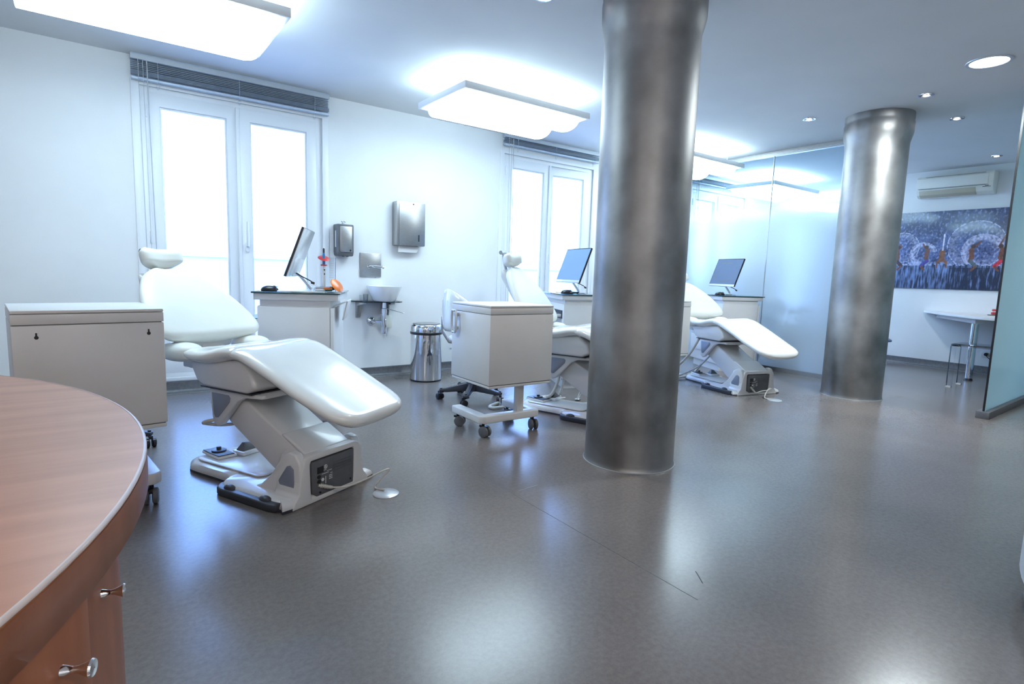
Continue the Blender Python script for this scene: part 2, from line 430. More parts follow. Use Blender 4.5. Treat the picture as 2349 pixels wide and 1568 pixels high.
# ------------------------------------------------------------------ windows
def sash(name, x0, x1, z0, z1, y, root, handle=None, hinge=None, swing=0):
    """opening casement about its hinge side"""
    hx = x0 if hinge == 'l' else x1
    s = bpy.data.objects.new(name, None)
    fw, fwt = .085, .105
    o = [(x0 - hx, z0), (x1 - hx, z0), (x1 - hx, z1), (x0 - hx, z1)]
    i_ = [(x0 - hx + fw, z0 + fwt), (x1 - hx - fw, z0 + fwt), (x1 - hx - fw, z1 - fwt), (x0 - hx + fw, z1 - fwt)]
    m = MB().ring(o, i_, -.03, .03, 'y')
    i2 = [(a + (.012 if k in (0, 3) else -.012), b + (.012 if k < 2 else -.012)) for k, (a, b) in enumerate(i_)]
    m.ring(i_, i2, -.018, .018, 'y')
    fr = m.build(name, 'upvc', root, bevel=.004)
    fr.location = (hx, y, 0); fr.rotation_euler = (0, 0, swing)
    gl = MB().box(i2[0][0], i2[1][0], -.004, .004, i2[0][1], i2[2][1]).build('pane', 'winglass', fr, smooth=0)
    if handle:
        hxx = (x0 - hx + fw / 2) if handle == 'l' else (x1 - hx - fw / 2)
        h = MB().prism(rrect(hxx - .013, hxx + .013, 1.17, 1.25, .012, 3), -.045, -.03, 'y').cyl((hxx, -.045, 1.22), (hxx, -.07, 1.22), .009, 10)
        h.tube([(hxx, -.07, 1.215), (hxx, -.072, 1.24), (hxx, -.072, 1.42)], [.011, .012, .009], 10)
        h.build('handle', 'upvc', fr)
    return fr
def window(k, x0, x1, swing=0.0):
    root = empty('window_%d' % k, (0, 0, 0)); root['kind'] = 'structure'
    y = WY + .045
    m = MB().ring([(x0, WZ0), (x1, WZ0), (x1, WZ1), (x0, WZ1)], [(x0 + .065, WZ0 + .05), (x1 - .065, WZ0 + .05), (x1 - .065, WZ1 - .05), (x0 + .065, WZ1 - .05)], WY + .015, WY + .095, 'y')
    m.build('window_frame', 'upvc', root, bevel=.004)
    m = MB().ring([(x0 - .045, WZ0 - .02), (x1 + .045, WZ0 - .02), (x1 + .045, WZ1 + .03), (x0 - .045, WZ1 + .03)], [(x0 + .01, WZ0 + .01), (x1 - .01, WZ0 + .01), (x1 - .01, WZ1 - .01), (x0 + .01, WZ1 - .01)], WY - .012, WY + .002, 'y')
    m.build('architrave', 'upvc', root, bevel=.003)
    mid = (x0 + x1) / 2
    sash('sash', x0 + .055, mid - .004, WZ0 + .04, WZ1 - .04, y + .0, root, None, 'l')
    sash('sash', mid + .004, x1 - .055, WZ0 + .04, WZ1 - .04, y + .0, root, 'l', 'r', swing)
    MB().box(mid - .022, mid + .006, WY + .0, WY + .014, WZ0 + .05, WZ1 - .05).build('meeting_strip', 'upvc', root, bevel=.004)
    h = MB()
    for z in (.32, 1.25, 2.2): h.cyl((x0 + .05, WY + .008, z - .045), (x0 + .05, WY + .008, z + .045), .009, 10)
    h.build('hinge', 'upvc', root)
    MB().box(x0, x1, WY + .10, WY + .30, WZ0 - .0, WZ0 + .03).build('window_sill', 'upvc', root, bevel=.004)
    return root
window(1, *WINX[0]); window(2, *WINX[1], swing=R(-5)); window(3, *WINX[2]); window(4, *WINX[3])

# ------------------------------------------------------------------ venetian blinds
def blind(x0, x1, top, bot, loose, label, group='raised venetian blinds', cords=True):
    root = empty('venetian_blind', ((x0 + x1) / 2, WY - .05, 0), 0, label, 'blind', group)
    hw = (x1 - x0) / 2
    MB().box(-hw, hw, -.028, .028, top - .045, top).build('head_rail', 'blind', root, bevel=.003)
    MB().box(-hw, hw, -.030, -.0285, top - .042, top - .012).build('rail_cover', 'alu', root)
    # loose slats then packed stack
    z = top - .06; zs = []
    for k in range(loose): zs.append(z); z -= .0125
    stack_top = z; nst = int((stack_top - bot - .028) / .0045)
    m = MB()
    def slat(z, tilt=0.0):
        a = .0245; m.add([(-hw, -a, z - tilt), (hw, -a, z - tilt), (hw, 0, z + .003), (-hw, 0, z + .003), (-hw, a, z + tilt), (hw, a, z + tilt),
                       (-hw, -a, z - tilt - .0012), (hw, -a, z - tilt - .0012), (hw, 0, z + .0018), (-hw, 0, z + .0018), (-hw, a, z + tilt - .0012), (hw, a, z + tilt - .0012)],
                      [(0, 1, 2, 3), (3, 2, 5, 4), (7, 6, 9, 8), (8, 9, 10, 11), (0, 6, 7, 1), (4, 5, 11, 10), (0, 3, 9, 6), (3, 4, 10, 9), (1, 7, 8, 2), (2, 8, 11, 5)])
    for zz in zs: slat(zz, .002)
    for k in range(nst): slat(stack_top - k * .0045)
    m.build('slats', 'blind', root, smooth=0)
    MB().box(-hw, hw, -.025, .025, bot, bot + .018).build('bottom_rail', 'blind', root, bevel=.004)
    for fx in (-hw + .17, .0, hw - .13):
        m = MB(); m.cyl((fx, -.029, top - .04), (fx, -.029, bot), .0015, 6)
        m.tube(catmull([(fx, -.028, bot), (fx - .014, -.028, bot - .03), (fx - .004, -.028, bot - .055), (fx + .01, -.028, bot - .03), (fx + .004, -.028, bot)], 4), .0015, 5)
        m.build('ladder_cord', 'blind', root)
    if cords:
        for fx, b in ((-hw + .045, .35), (-hw + .075, .35)): MB().cyl((fx, -.034, top - .04), (fx + .012, -.034, b), .002, 6).build('lift_cord', 'cord', root)
        MB().cyl((-hw + .10, -.034, top - .05), (-hw + .115, -.034, 1.1), .004, 8).build('tilt_wand', 'cord', root)
    return root
blind(.27, 1.735, H, 2.40, 5, 'blue-grey venetian blind with loose top slats above the window behind the nearest dental chair')
blind(3.665, 5.12, H, 2.455, 1, 'blue-grey venetian blind fully stacked above the window left of the front steel column')
blind(7.02, 8.46, H, 2.455, 1, 'blue-grey venetian blind seen through the clear top of the glass partition')

# ------------------------------------------------------------------ outside
struct(MB().box(X0, XE, WY + .30, 6.9, -.1, .06).build('trim_6', 'outfloor', smooth=0))
pw = MB().box(X0, XE, 6.75, 6.9, 0, 1.13).box(X0, XE, 6.72, 6.93, 1.13, 1.17).build('parapet_wall', 'outside', bevel=.004)
tag(pw, 'low white terrace parapet running outside the windows', 'parapet wall', kind='structure')
bl = empty('building', (0, 0, 0), 0, 'pale distant building with tiled roof seen over the terrace parapet', 'building')
MB().box(-6, 4, 24, 30, -6, 3.2).build('wall', 'outside', bl, smooth=0)
m = MB()
m.prism([(23.6, 3.2), (27, 4.6), (30.4, 3.2)], -6.2, 4.2, 'x')
for k in range(36): m.cyl((-6.1 + k * .29, 23.58, 3.24), (-6.1 + k * .29, 27, 4.64), .06, 6)
m.build('roof', 'brick', bl, smooth=0)
for k in range(6): MB().box(-5 + k * 1.5, -4.2 + k * 1.5, 23.95, 24.05, 1.2, 2.4).build('window', 'palewin', bl, smooth=0)
b2 = empty('building', (0, 0, 0), 0, 'pale distant building with brick bands seen through the window left of the front column', 'building')
MB().box(18, 34, 24, 30, -6, 2.6).build('wall', 'outside', b2, smooth=0)
for k in range(9): MB().box(18.4 + k * 1.7, 18.8 + k * 1.7, 23.9, 24.02, -1, 2.3).build('brick_band', 'brick', b2, smooth=0)

# ------------------------------------------------------------------ partition of glass
ph = R(1.9)
part = empty('glass_partition', (6.50, 2.70, 0), -ph, 'tall glass partition, frosted pale blue below and clear at the top, behind the farthest dental chair', 'partition')
Lp = WY - 2.70
MB().box(-.006, .006, 0, 1.02, .05, 2.545).build('glass_panel', 'frost', part, smooth=0)
MB().box(-.006, .006, 1.026, Lp - .02, .05, 2.545).build('glass_panel', 'frost', part, smooth=0)
MB().box(-.008, .008, 1.02, 1.026, .05, 2.545).build('glass_joint', 'alu', part, smooth=0)
MB().box(-.045, .045, 0, Lp - .03, 2.55, H).box(-.02, .02, 0, Lp - .03, 2.535, 2.55).box(-.05, -.045, 0, Lp - .03, 2.558, 2.566).build('top_rail', 'steel', part, smooth=0)
MB().box(-.02, .02, 0, Lp - .06, 0, .05).build('bottom_rail', 'steel', part, smooth=0)
# greenery beyond the frosted glass
pl = empty('potted_plant', (7.25, 3.75, 0), 0, 'dark green potted plant blurred behind the frosted partition', 'plant')
MB().lathe([(.12, 0), (.16, .02), (.19, .30), (.17, .30), (.16, .27)], 24).build('pot', 'ceramic', pl)
m = MB(); rnd = random.Random(3)
for k in range(90):
    a = rnd.random() * 2 * PI; t = rnd.random(); hh = .35 + .5 * rnd.random(); rr = .06 + .22 * rnd.random()
    c = Vector((math.cos(a) * rr, math.sin(a) * rr, hh)); d = Vector((math.cos(a), math.sin(a), .3)).normalized(); s = Vector((-math.sin(a), math.cos(a), 0))
    m.add([c - d * .09, c + s * .03, c + d * .1 + Vector((0, 0, -.02)), c - s * .03, c + Vector((0, 0, .006))], [(0, 1, 4), (1, 2, 4), (2, 3, 4), (3, 0, 4), (0, 3, 2, 1)])
for k in range(14):
    a = k * .9; m.tube([(0, 0, .25), (math.cos(a) * .08, math.sin(a) * .08, .5), (math.cos(a) * .2, math.sin(a) * .2, .7)], .005, 5)
m.build('foliage', 'leaf', pl, smooth=0)

# right hand frosted glass panel
gp2 = empty('glass_screen', (5.80, 1.33, 0), R(1.0), 'frosted teal glass screen standing at the right edge in front of the white table', 'glass screen')
MB().box(.03, 3.1, -.006, .006, .055, H).build('glass_panel', 'frost2', gp2, smooth=0)
MB().box(.024, .03, -.007, .007, .055, H).build('edge_seal', 'black', gp2, smooth=0)
MB().box(.0, 3.1, -.045, .045, 0, .058).build('base_rail', 'base', gp2, bevel=.003)

# ------------------------------------------------------------------ steel columns
def column(x, y, label, seed, off):
    prof = [(.262, 0), (.256, .012), (.254, .03), (.253, 2.30), (.256, 2.335), (.268, 2.385), (.275, 2.42), (.276, 2.50), (.270, 2.515), (.272, 2.53), (.272, H)]
    N = 96; vs = []; fs = []; rows = []
    Z = []
    for (r0, z0), (r1, z1) in zip(prof[:-1], prof[1:]):
        k = max(1, int((z1 - z0) / .06))
        for j in range(k): Z.append((r0 + (r1 - r0) * j / k, z0 + (z1 - z0) * j / k))
    Z.append(prof[-1])
    for r, z in Z:
        for i in range(N):
            a = 2 * PI * i / N
            q = noise.noise(Vector((math.cos(a) * 1.6 + seed, math.sin(a) * 1.6, z * 1.2)))
            dent = q * .0022 + (noise.noise(Vector((math.cos(a) * 5, math.sin(a) * 5 + seed, z * 9))) * .0035 if z > 2.3 else 0)
            zz = z + (.022 * noise.noise(Vector((math.cos(a) * 1.2 + seed, math.sin(a) * 1.2, 7))) if 2.28 < z < 2.45 else 0)
            vs.append(((r + dent) * math.cos(a), (r + dent) * math.sin(a), zz))
    for k in range(len(Z) - 1):
        for i in range(N):
            j = (i + 1) % N; fs.append((k * N + i, k * N + j, (k + 1) * N + j, (k + 1) * N + i))
    root = empty('steel_column', (x, y, 0), 0, label, 'column', 'galvanised steel columns')
    MB().add(vs, fs).build('shaft', 'pillar', root, smooth=60)
    MB().lathe([(.259, 0), (.2645, 0), (.264, .003), (.257, .005)], 64, cap=False).build('floor_seal', 'seam', root)
    return root
column(2.466, 2.151, 'large galvanised steel column in the middle foreground, rising from floor to ceiling', 1.3, 0)
column(5.81, 2.34, 'farther galvanised steel column beside the end of the glass partition', 8.1, 1)

# ------------------------------------------------------------------ suspended lamps
def make_lamp(label, loc, rz=0.0):
    root = empty('ceiling_lamp', loc, rz, label, 'ceiling lamp', 'suspended fluorescent lamps')
    L, Wd = 1.246, .745
    MB().ring([(-L / 2, -Wd / 2), (L / 2, -Wd / 2), (L / 2, Wd / 2), (-L / 2, Wd / 2)], [(-L / 2 + .022, -Wd / 2 + .022), (L / 2 - .022, -Wd / 2 + .022), (L / 2 - .022, Wd / 2 - .022), (-L / 2 + .022, Wd / 2 - .022)], 0, .05).build('frame', 'lampframe', root, bevel=.002)
    for sy in (-1, 1):
        m = MB(); cy = sy * .182; prof = []
        for k in range(13):
            a = PI + PI * k / 12; prof.append((cy + .150 * math.cos(a), .012 + .100 * math.sin(a)))
        for k in range(9):
            a = PI * k / 8; prof.append((cy + .150 * math.cos(a), .012 + .045 * math.sin(a)))
        nn = len(prof); xs_ = [(-L / 2 + .07, 1.0), (L / 2 - .12, 1.0), (L / 2 - .08, .93), (L / 2 - .055, .80), (L / 2 - .045, .62)]; vs = []; fs = []
        for xx, sc in xs_: vs += [(xx, cy + (py_ - cy) * sc, .02 + (pz_ - .02) * sc) for py_, pz_ in prof]
        for q in range(len(xs_) - 1): fs += [(q * nn + i, q * nn + (i + 1) % nn, (q + 1) * nn + (i + 1) % nn, (q + 1) * nn + i) for i in range(nn)]
        fs += [tuple(range(nn)), tuple((len(xs_) - 1) * nn + i for i in range(nn))]; m.add(vs, fs)
        m.build('diffuser', 'lampglow', root, smooth=60)
        MB().prism([(cy - .025, -.02), (cy + .025, -.02), (cy + .03, .02), (cy - .03, .02)], -L / 2 + .045, -L / 2 + .068, 'x').build('end_cap', 'lampframe', root, bevel=.004)
    for sx in (-1, 1):
        MB().box(sx * .45 - .012, sx * .45 + .012, -Wd / 2 + .02, Wd / 2 - .02, .035, .045).build('cross_bar', 'lampframe', root)
        for sy in (-1, 1):
            MB().cyl((sx * .45, sy * .25, .04), (sx * .45, sy * .25, H - loc[2]), .0018, 6).lathe([(.008, 0), (.008, .012)], 12, (sx * .45, sy * .25, H - loc[2] - .012)).build('suspension_wire', 'alu', root)
    return root
LZ = 2.386
lamp0 = make_lamp('long suspended lamp with two glowing diffusers, cut off by the top left corner', (.286, 3.70, LZ))
for loc, lab in (((2.834, 4.03, LZ), 'suspended lamp with two glowing diffusers left of the front steel column'),
                 ((5.61, 4.29, LZ), 'suspended lamp with two glowing diffusers showing just right of the front steel column'),
                 ((8.10, 4.60, LZ), 'suspended lamp glowing behind the clear top of the glass partition'),
                 ((10.6, 4.62, LZ), 'farthest suspended lamp, pale behind the partition glass next to the rear column')):
    c = copy_tree(lamp0); c.location = loc; c['label'] = lab

# ------------------------------------------------------------------ recessed lights
def spot(x, y, label, r=.055, tilt=True, power=6, col=(1, .82, .66)):
    root = empty('recessed_spotlight', (x, y, H), 0, label, 'spotlight', 'recessed ceiling spotlights')
    MB().lathe([(r * .55, .002), (r * .6, -.004), (r, -.006), (r * 1.02, -.002), (r * 1.02, .0)], 28, cap=False).build('trim_ring', 'chrome', root)
    MB().lathe([(r * .75, -.0065), (r * .78, -.007), (r * .55, -.010), (r * .5, -.004)], 28, cap=False).build('gimbal', 'steel', root)
    MB().lathe([(r * .42, -.006), (r * .34, -.0105), (.001, -.011)], 20, cap=False).build('bulb', 'spotglow', root)
    MB().lathe([(r * .62, -.0068), (r * .42, -.0062)], 20, cap=False).build('reflector_ring', 'grey', root)
    l = bpy.data.lights.new('spot_beam', 'SPOT'); l.energy = power; l.color = col; l.spot_size = R(75); l.spot_blend = .8; l.shadow_soft_size = .03
    o = bpy.data.objects.new('spot_beam', l); COL.objects.link(o); o.parent = root; o.location = (0, 0, -.03)
    return root
spot(5.417, 1.857, 'recessed spotlight with dark swivel ring in front of the rear steel column', power=13)
spot(5.447, 2.797, 'small recessed spotlight left of the rear steel column', power=13)
spot(6.347, 1.914, 'small recessed spotlight right of the rear steel column top', power=13)
spot(8.406, 2.11, 'small recessed spotlight just before the air conditioner', power=13)
spot(2.063, 2.60, 'recessed spotlight cut by the top edge left of the front column', power=22)
rd = empty('round_downlight', (4.94, 1.345, H), 0, 'large round recessed downlight, bright white, at the upper right', 'downlight')
MB().lathe([(.105, -.001), (.108, -.006), (.128, -.005), (.130, 0)], 40, cap=False).build('rim', 'alu', rd)
MB().lathe([(.106, -.003), (.08, -.006), (.001, -.007)], 40, cap=False).build('diffuser', 'discglow', rd)
l = bpy.data.lights.new('disc_beam', 'AREA'); l.shape = 'DISK'; l.size = .3; l.energy = 32; l.color = (.85, .96, 1)
o = bpy.data.objects.new('disc_beam', l); COL.objects.link(o); o.parent = rd; o.location = (0, 0, -.012)
# further downlights of the same kind over the reception area behind the camera
for x, y in ((-1.6, -1.0), (.5, -1.5)):
    c = copy_tree(rd); c.location = (x, y, H); c['label'] = 'round recessed downlight out of view above the ' + ('wooden desk side' if x < 0 else 'middle of the reception'); c['group'] = 'reception downlights'
    q = child(c, 'disc_beam')[0]; q.data = q.data.copy(); q.data.energy = 15; q.data.color = (1, .93, .86); q.data.size = .6

# ================================================================== DENTAL CHAIR
def make_chair(label):
    root = empty('dental_chair', (0, 0, 0), 0, label, 'dental chair', 'reclining dental chairs')
    # --- base plate
    half = [(.235, -.045), (.262, -.01), (.268, .06), (.268, .34), (.262, .385), (.24, .42), (.195, .445), (.176, .49), (.172, .74), (.15, .80), (.10, .86), (0, .885)]
    poly = half + [(-a, b) for a, b in half[-2::-1]]
    P = catmull([(a, b, 0) for a, b in poly], 3, closed=True); P = [(p.x, p.y) for p in P]
    m = MB(); rings = [(1.0, .004), (1.0, .022), (.985, .032), (.93, .044)]
    cx, cy = 0, .38; vs = []; fs = []; n = len(P)
    for s, z in rings:
        for a, b in P: vs.append((a * s, cy + (b - cy) * s, z))
    for k in range(3):
        for i in range(n): fs.append((k * n + i, k * n + (i + 1) % n, (k + 1) * n + (i + 1) % n, (k + 1) * n + i))
    fs.append(tuple(range(n - 1, -1, -1))); fs.append(tuple(3 * n + i for i in range(n)))
    m.add(vs, fs)
    base = m.build('base_plate', 'plastic', root, smooth=50)
    # raised ridge on the plate
    MB().prism(rrect(-.125, .125, .30, .80, .04), .047, .054).build('plate_ridge', 'plastic', base, bevel=.003)
    # dark under edge
    MB().prism([(a * 1.006, cy + (b - cy) * 1.004) for a, b in P], 0, .012).build('plate_gasket', 'bumper', base, smooth=0)
    for s in (-1, 1):
        q = [(s * .245, -.005), (s * .285, .0), (s * .292, .04), (s * .292, .36), (s * .280, .40), (s * .245, .43), (s * .215, .432), (s * .225, .40), (s * .243, .36), (s * .245, .04)]
        bp = MB().prism(q if s > 0 else q[::-1], 0, .036).build('side_bumper', 'bumper', root, bevel=.008, seg=3)
        m = MB()
        for yy in (.09, .33): m.ell((s * .262, yy, .037), .020, .034, .016, 14, 8)
        m.build('bolt_cap', 'bumper', bp)
    # --- housing around the motor panel (front view profile) and side ears
    out = [(-.235, .0), (-.225, .03), (-.20, .06), (-.185, .16), (-.165, .215), (-.14, .225), (.14, .225), (.165, .215), (.185, .16), (.20, .06), (.225, .03), (.235, 0)]
    inn = [(-.128, .022), (-.130, .035), (-.133, .06), (-.136, .16), (-.136, .185), (-.13, .196), (.13, .196), (.136, .185), (.136, .16), (.133, .06), (.130, .035), (.128, .022)]
    m = MB().ring(out, inn, -.052, .10, 'y')
    m.box(-.13, .13, 0.02, .10, .02, .20)
    hs = m.build('motor_housing', 'plastic', root, bevel=.008, seg=3)
    for s in (-1, 1):
        ear = [(-.045, .03), (-.052, .10), (-.047, .195), (-.02, .238), (.02, .245), (.055, .225), (.14, .12), (.215, .055), (.26, .04), (.26, .02)]
        MB().prism(ear, s * .150, s * .192, 'x').build('side_ear', 'plastic', hs, bevel=.010, seg=3)
        hol = [(-.015, .085), (-.012, .17), (.01, .185), (.03, .178), (.085, .105), (.08, .088), (.05, .075), (0, .072)]
        MB().prism(hol, s * .1915, s * .196, 'x').build('ear_window', 'greyblue', hs, bevel=.002)
    # --- grey connector panel
    pn = MB().prism([(-.126, .045), (-.10, .024), (.126, .024), (.130, .19), (-.130, .19)], -.052, -.02, 'y').build('connector_panel', 'grey', root, bevel=.002)
    m = MB()
    for k in range(4): m.box(.0, .112, -.056, -.051, .150 - k * .013, .156 - k * .013)
    m.build('vent_ribs', 'grey', pn, bevel=.001)
    m = MB().box(-.098, -.062, -.0545, -.051, .128, .158)
    for z in (.112, .090): m.prism([(-.088 + .011 * math.cos(a), z + .009 * math.sin(a)) for a in [R(t) for t in range(0, 360, 30)]], -.0545, -.051, 'y')
    for x, z in ((-.082, .038), (.108, .045)): m.prism([(x + .005 * math.cos(a), z + .005 * math.sin(a)) for a in [R(t) for t in range(0, 360, 45)]], -.0545, -.051, 'y')
    m.build('sockets', 'black', pn, smooth=0)
    m = MB().ring([(-.048 + .010 * math.cos(R(t)), .150 + .010 * math.sin(R(t))) for t in range(0, 360, 30)], [(-.048 + .0075 * math.cos(R(t)), .150 + .0075 * math.sin(R(t))) for t in range(0, 360, 30)], -.0535, -.051, 'y')
    m.box(-.050, -.046, -.0535, -.051, .145, .155)
    m.prism([(-.066 + .008 * math.cos(R(t)), .094 + .008 * math.sin(R(t))) for t in range(0, 360, 30)], -.0535, -.051, 'y')
    for k, (a, b) in enumerate(((-.07, -.045), (-.04, -.012), (-.07, -.03), (-.02, -.008))):
        m.box(a, b, -.0535, -.051, .135 - .008 * k, .137 - .008 * k)
    for z in (.101, .093, .085): m.box(-.028, -.008, -.0535, -.051, z, z + .0025)
    m.box(-.05, -.047, -.0535, -.051, .07, .105)
    m.build('printed_label', 'label', pn, smooth=0)
    # --- lifting arm
    arm = [(.56, .33), (.49, .283), (.178, .105), (.10, .055), (.02, .06), (.0, .19), (.012, .222), (.10, .268), (.414, .432), (.52, .445)]
    ar = MB().prism(arm, -.130, .130, 'x').build('lifting_arm', 'plastic', root, bevel=.012, seg=3)
    MB().prism([(-.012, .205), (.05, .24), (.14, .29), (.12, .296), (.04, .258), (-.018, .226)], -.134, .134, 'x').build('arm_lip', 'plastic', ar, bevel=.008, seg=3)
    # --- upper bracket
    up = MB().box(-.135, .135, .25, .60, .435, .462)
    for s in (-1, 1):
        up.prism([(.60, .46), (.578, .29), (.548, .272), (.515, .285), (.39, .415), (.34, .437), (.22, .445), (.22, .462)], s * .136, s * .168, 'x')
    ub = up.build('support_bracket', 'plastic', root, bevel=.007, seg=3)
    for s in (-1, 1):
        MB().prism([(.577, .438), (.566, .335), (.555, .315), (.535, .318), (.445, .405), (.440, .425), (.452, .438)], s * .1675, s * .171, 'x').build('bracket_window', 'greyblue', ub, bevel=.002)
    # --- seat housing
    cv = [(.72, .590), (.66, .490), (.61, .466), (.29, .466), (.23, .50), (.255, .56), (.33, .622), (.45, .606)]
    sh = MB().prism(cv, -.195, .195, 'x').build('seat_housing', 'plastic', root, bevel=.018, seg=4)
    MB().box(-.185, .185, .27, .64, .461, .467).build('housing_gap', 'dark', sh, smooth=0)
    MB().prism([(.40, .612), (.33, .626), (.36, .645), (.66, .62), (.70, .596), (.6, .596)], -.175, .175, 'x').build('housing_gap', 'dark', sh, smooth=0)
    # --- upholstery (turned a little against the base, as the seat swivels)
    swv = R(5)
    def piv(o):
        o.location = (.5 * math.sin(swv), .5 - .5 * math.cos(swv), 0); o.rotation_euler = (0, 0, swv); return o
    lg = pad([(.365, .640), (.30, .634), (.15, .572), (-.05, .480), (-.275, .384)], [.262, .262, .262, .26, .25, .235], .070, edge=7, dish=.012, ends=(.015, .11))
    piv(lg.build('leg_rest', 'leather', root, smooth=80))
    st = pad([(.335, .646), (.42, .640), (.52, .618), (.60, .612), (.665, .620)], [.262, .262, .262, .262], .075, edge=6, dish=.014, ends=(.015, .02))
    se = piv(st.build('seat', 'leather', root, smooth=80))
    for s in (-1, 1):
        q = MB(); q.ell((s * .205, .735, .628), .072, .112, .046, 20, 12, e=.8)
        piv(plabel(q.build('hip_bolster', 'leather_dull', root, smooth=80), 'rounded white side bolster behind the seat'))
    # swivel hinge under the back
    m = MB().box(-.11, .11, .60, .86, .53, .60).prism([(.66, .52), (.80, .52), (.90, .60), (.93, .72), (.88, .735), (.82, .66), (.66, .60)], -.06, .06, 'x')
    m.cyl((-.16, .74, .585), (.16, .74, .585), .045, 20)
    piv(m.build('back_hinge', 'plastic', root, bevel=.008))
    # --- backrest assembly pivots about its own hinge point
    bk = pad([(0, 0), (.05, .045), (.16, .145), (.30, .258), (.402, .336)], [.285, .298, .286, .262, .225, .168, .10], .080, edge=4, dish=.022, ends=(.07, .09))
    bo = bk.build('backrest', 'leather_dull', root, smooth=80)
    sh2 = MB(); sh2.prism([(.04, -.05), (.40, .26), (.42, .33), (.36, .30), (.03, .01)], -.13, .13, 'x')
    sh2.build('back_shell', 'plastic', bo, bevel=.02, seg=4)
    hp = pad([(.392, .352), (.408, .372), (.420, .40), (.440, .452)], [.085, .108, .112, .112, .105], .090, edge=4, dish=.030, ends=(.04, .03))
    ho = hp.build('headrest', 'leather_dull', bo, smooth=80)
    MB().tube([(-.0, .40, .27), (-.0, .455, .34), (0, .505, .44)], .011, 10).cyl((-.04, .505, .44), (.04, .505, .44), .016, 14).build('headrest_bar', 'steel', bo)
    bo.location = (-.245 * math.sin(swv), .5 + .245 * math.cos(swv), .668); bo.rotation_euler = (0, 0, swv)
    return root
CH = make_chair('nearest white dental chair, reclined before the left window, leg rest pointing at the viewer')
CH.location = (.828, 2.564, 0); CH.rotation_euler = (0, 0, R(25.6))
c2 = copy_tree(CH); c2.location = (3.11, 2.75, 0); c2.rotation_euler = (0, 0, R(20))
c2['label'] = 'white dental chair half hidden behind the trolley and the front steel column'
b = child(c2, 'backrest')[0]; b.rotation_euler = (R(15), 0, R(5))
c3 = copy_tree(CH); c3.location = (4.98, 2.855, 0); c3.rotation_euler = (0, 0, R(-15.5))
c3['label'] = 'farthest white dental chair, standing before the glass partition'

# foot controls, cables, floor plates
def foot_control(T, label):
    root = empty('foot_control', T @ Vector((0, .70, .055)), 0, label, 'foot control', 'foot controls on the chair bases')
    root.rotation_euler = (0, 0, T.to_euler().z)
    MB().prism([(-.085, -.03), (.01, -.05), (.03, .12), (-.06, .14)], 0, .014).build('control_pad', 'white_gloss', root, bevel=.003)
    MB().prism([(-.083, -.028), (.0, -.045), (.02, .115), (-.058, .135)], .0145, .019).build('pad_top', 'bumper', root, bevel=.002)
    MB().lathe([(.036, .020), (.036, .026), (.03, .028)], 24, (-.025, .05, 0)).build('dial_ring', 'bumper', root)
    MB().lathe([(.012, .028), (.012, .040), (.009, .043)], 16, (-.025, .05, 0)).build('button', 'bumper', root)
    MB().prism([(.02, -.085), (.13, -.085), (.13, .02), (.02, .0)], 0, .02).build('pedal_base', 'white_gloss', root, bevel=.004)
    m = MB(); m.add([(.03, -.07, .02), (.12, -.07, .02), (.12, .0, .02), (.03, -.01, .02), (.055, -.05, .062), (.085, -.05, .058), (.085, -.03, .058), (.055, -.03, .062)],
                    [(0, 3, 2, 1), (4, 5, 6, 7), (0, 1, 5, 4), (1, 2, 6, 5), (2, 3, 7, 6), (3, 0, 4, 7)])
    m.build('pedal', 'grey', root, bevel=.004)
    return root
def TF(c): return Matrix.Translation(c.location) @ Matrix.Rotation(c.rotation_euler.z, 4, 'Z')
foot_control(TF(CH), 'dark foot control resting on the base of the nearest dental chair')
foot_control(TF(c2), 'dark foot control on the base of the chair behind the trolley')
foot_control(TF(c3), 'dark foot control on the base of the farthest dental chair')
def cable(T, plate_xy, pts, lab, lab2):
    p = empty('floor_outlet_plate', (plate_xy[0], plate_xy[1], 0), 0, lab2, 'floor plate', 'round metal floor plates')
    MB().lathe([(.001, .007), (.058, .006), (.062, .003), (.062, 0)], 40, cap=False).build('disc', 'alu', p)
    W = [T @ Vector(q) for q in pts] + [Vector((plate_xy[0] + .06, plate_xy[1] + .10, .08)), Vector((plate_xy[0] - .02, plate_xy[1] + .085, .012)), Vector((plate_xy[0] - .0, plate_xy[1] + .02, .012))]
    r = empty('power_cable', W[0], 0, lab, 'cable', 'grey chair power cables'); off = W[0]
    MB().tube(catmull([q - off for q in W], 8), .0045, 8).build('lead', 'tube', r)
    m = MB(); a = W[0] - off; d = (W[1] - W[0]).normalized()
    for k in range(7): m.cyl(a + d * (.008 * k), a + d * (.008 * k + .005), .011 - .0006 * k, 12)
    m.cyl(a - d * .01, a + d * .055, .007, 10)
    m.build('plug', 'tube', r)
cable(TF(CH), (1.059, 2.398), [(-.085, -.058, .072), (-.04, -.085, .055), (.02, -.12, .048), (.10, -.15, .06)], 'pale cable curling from the nearest chair socket to the floor plate', 'round grey floor plate right of the nearest dental chair')
cable(TF(c3), (4.88, 2.585), [(-.085, -.058, .072), (-.06, -.09, .03), (-.02, -.12, .05), (.06, -.16, .07)], 'pale cable looping from the farthest chair socket to the floor plate', 'round grey floor plate by the farthest dental chair')

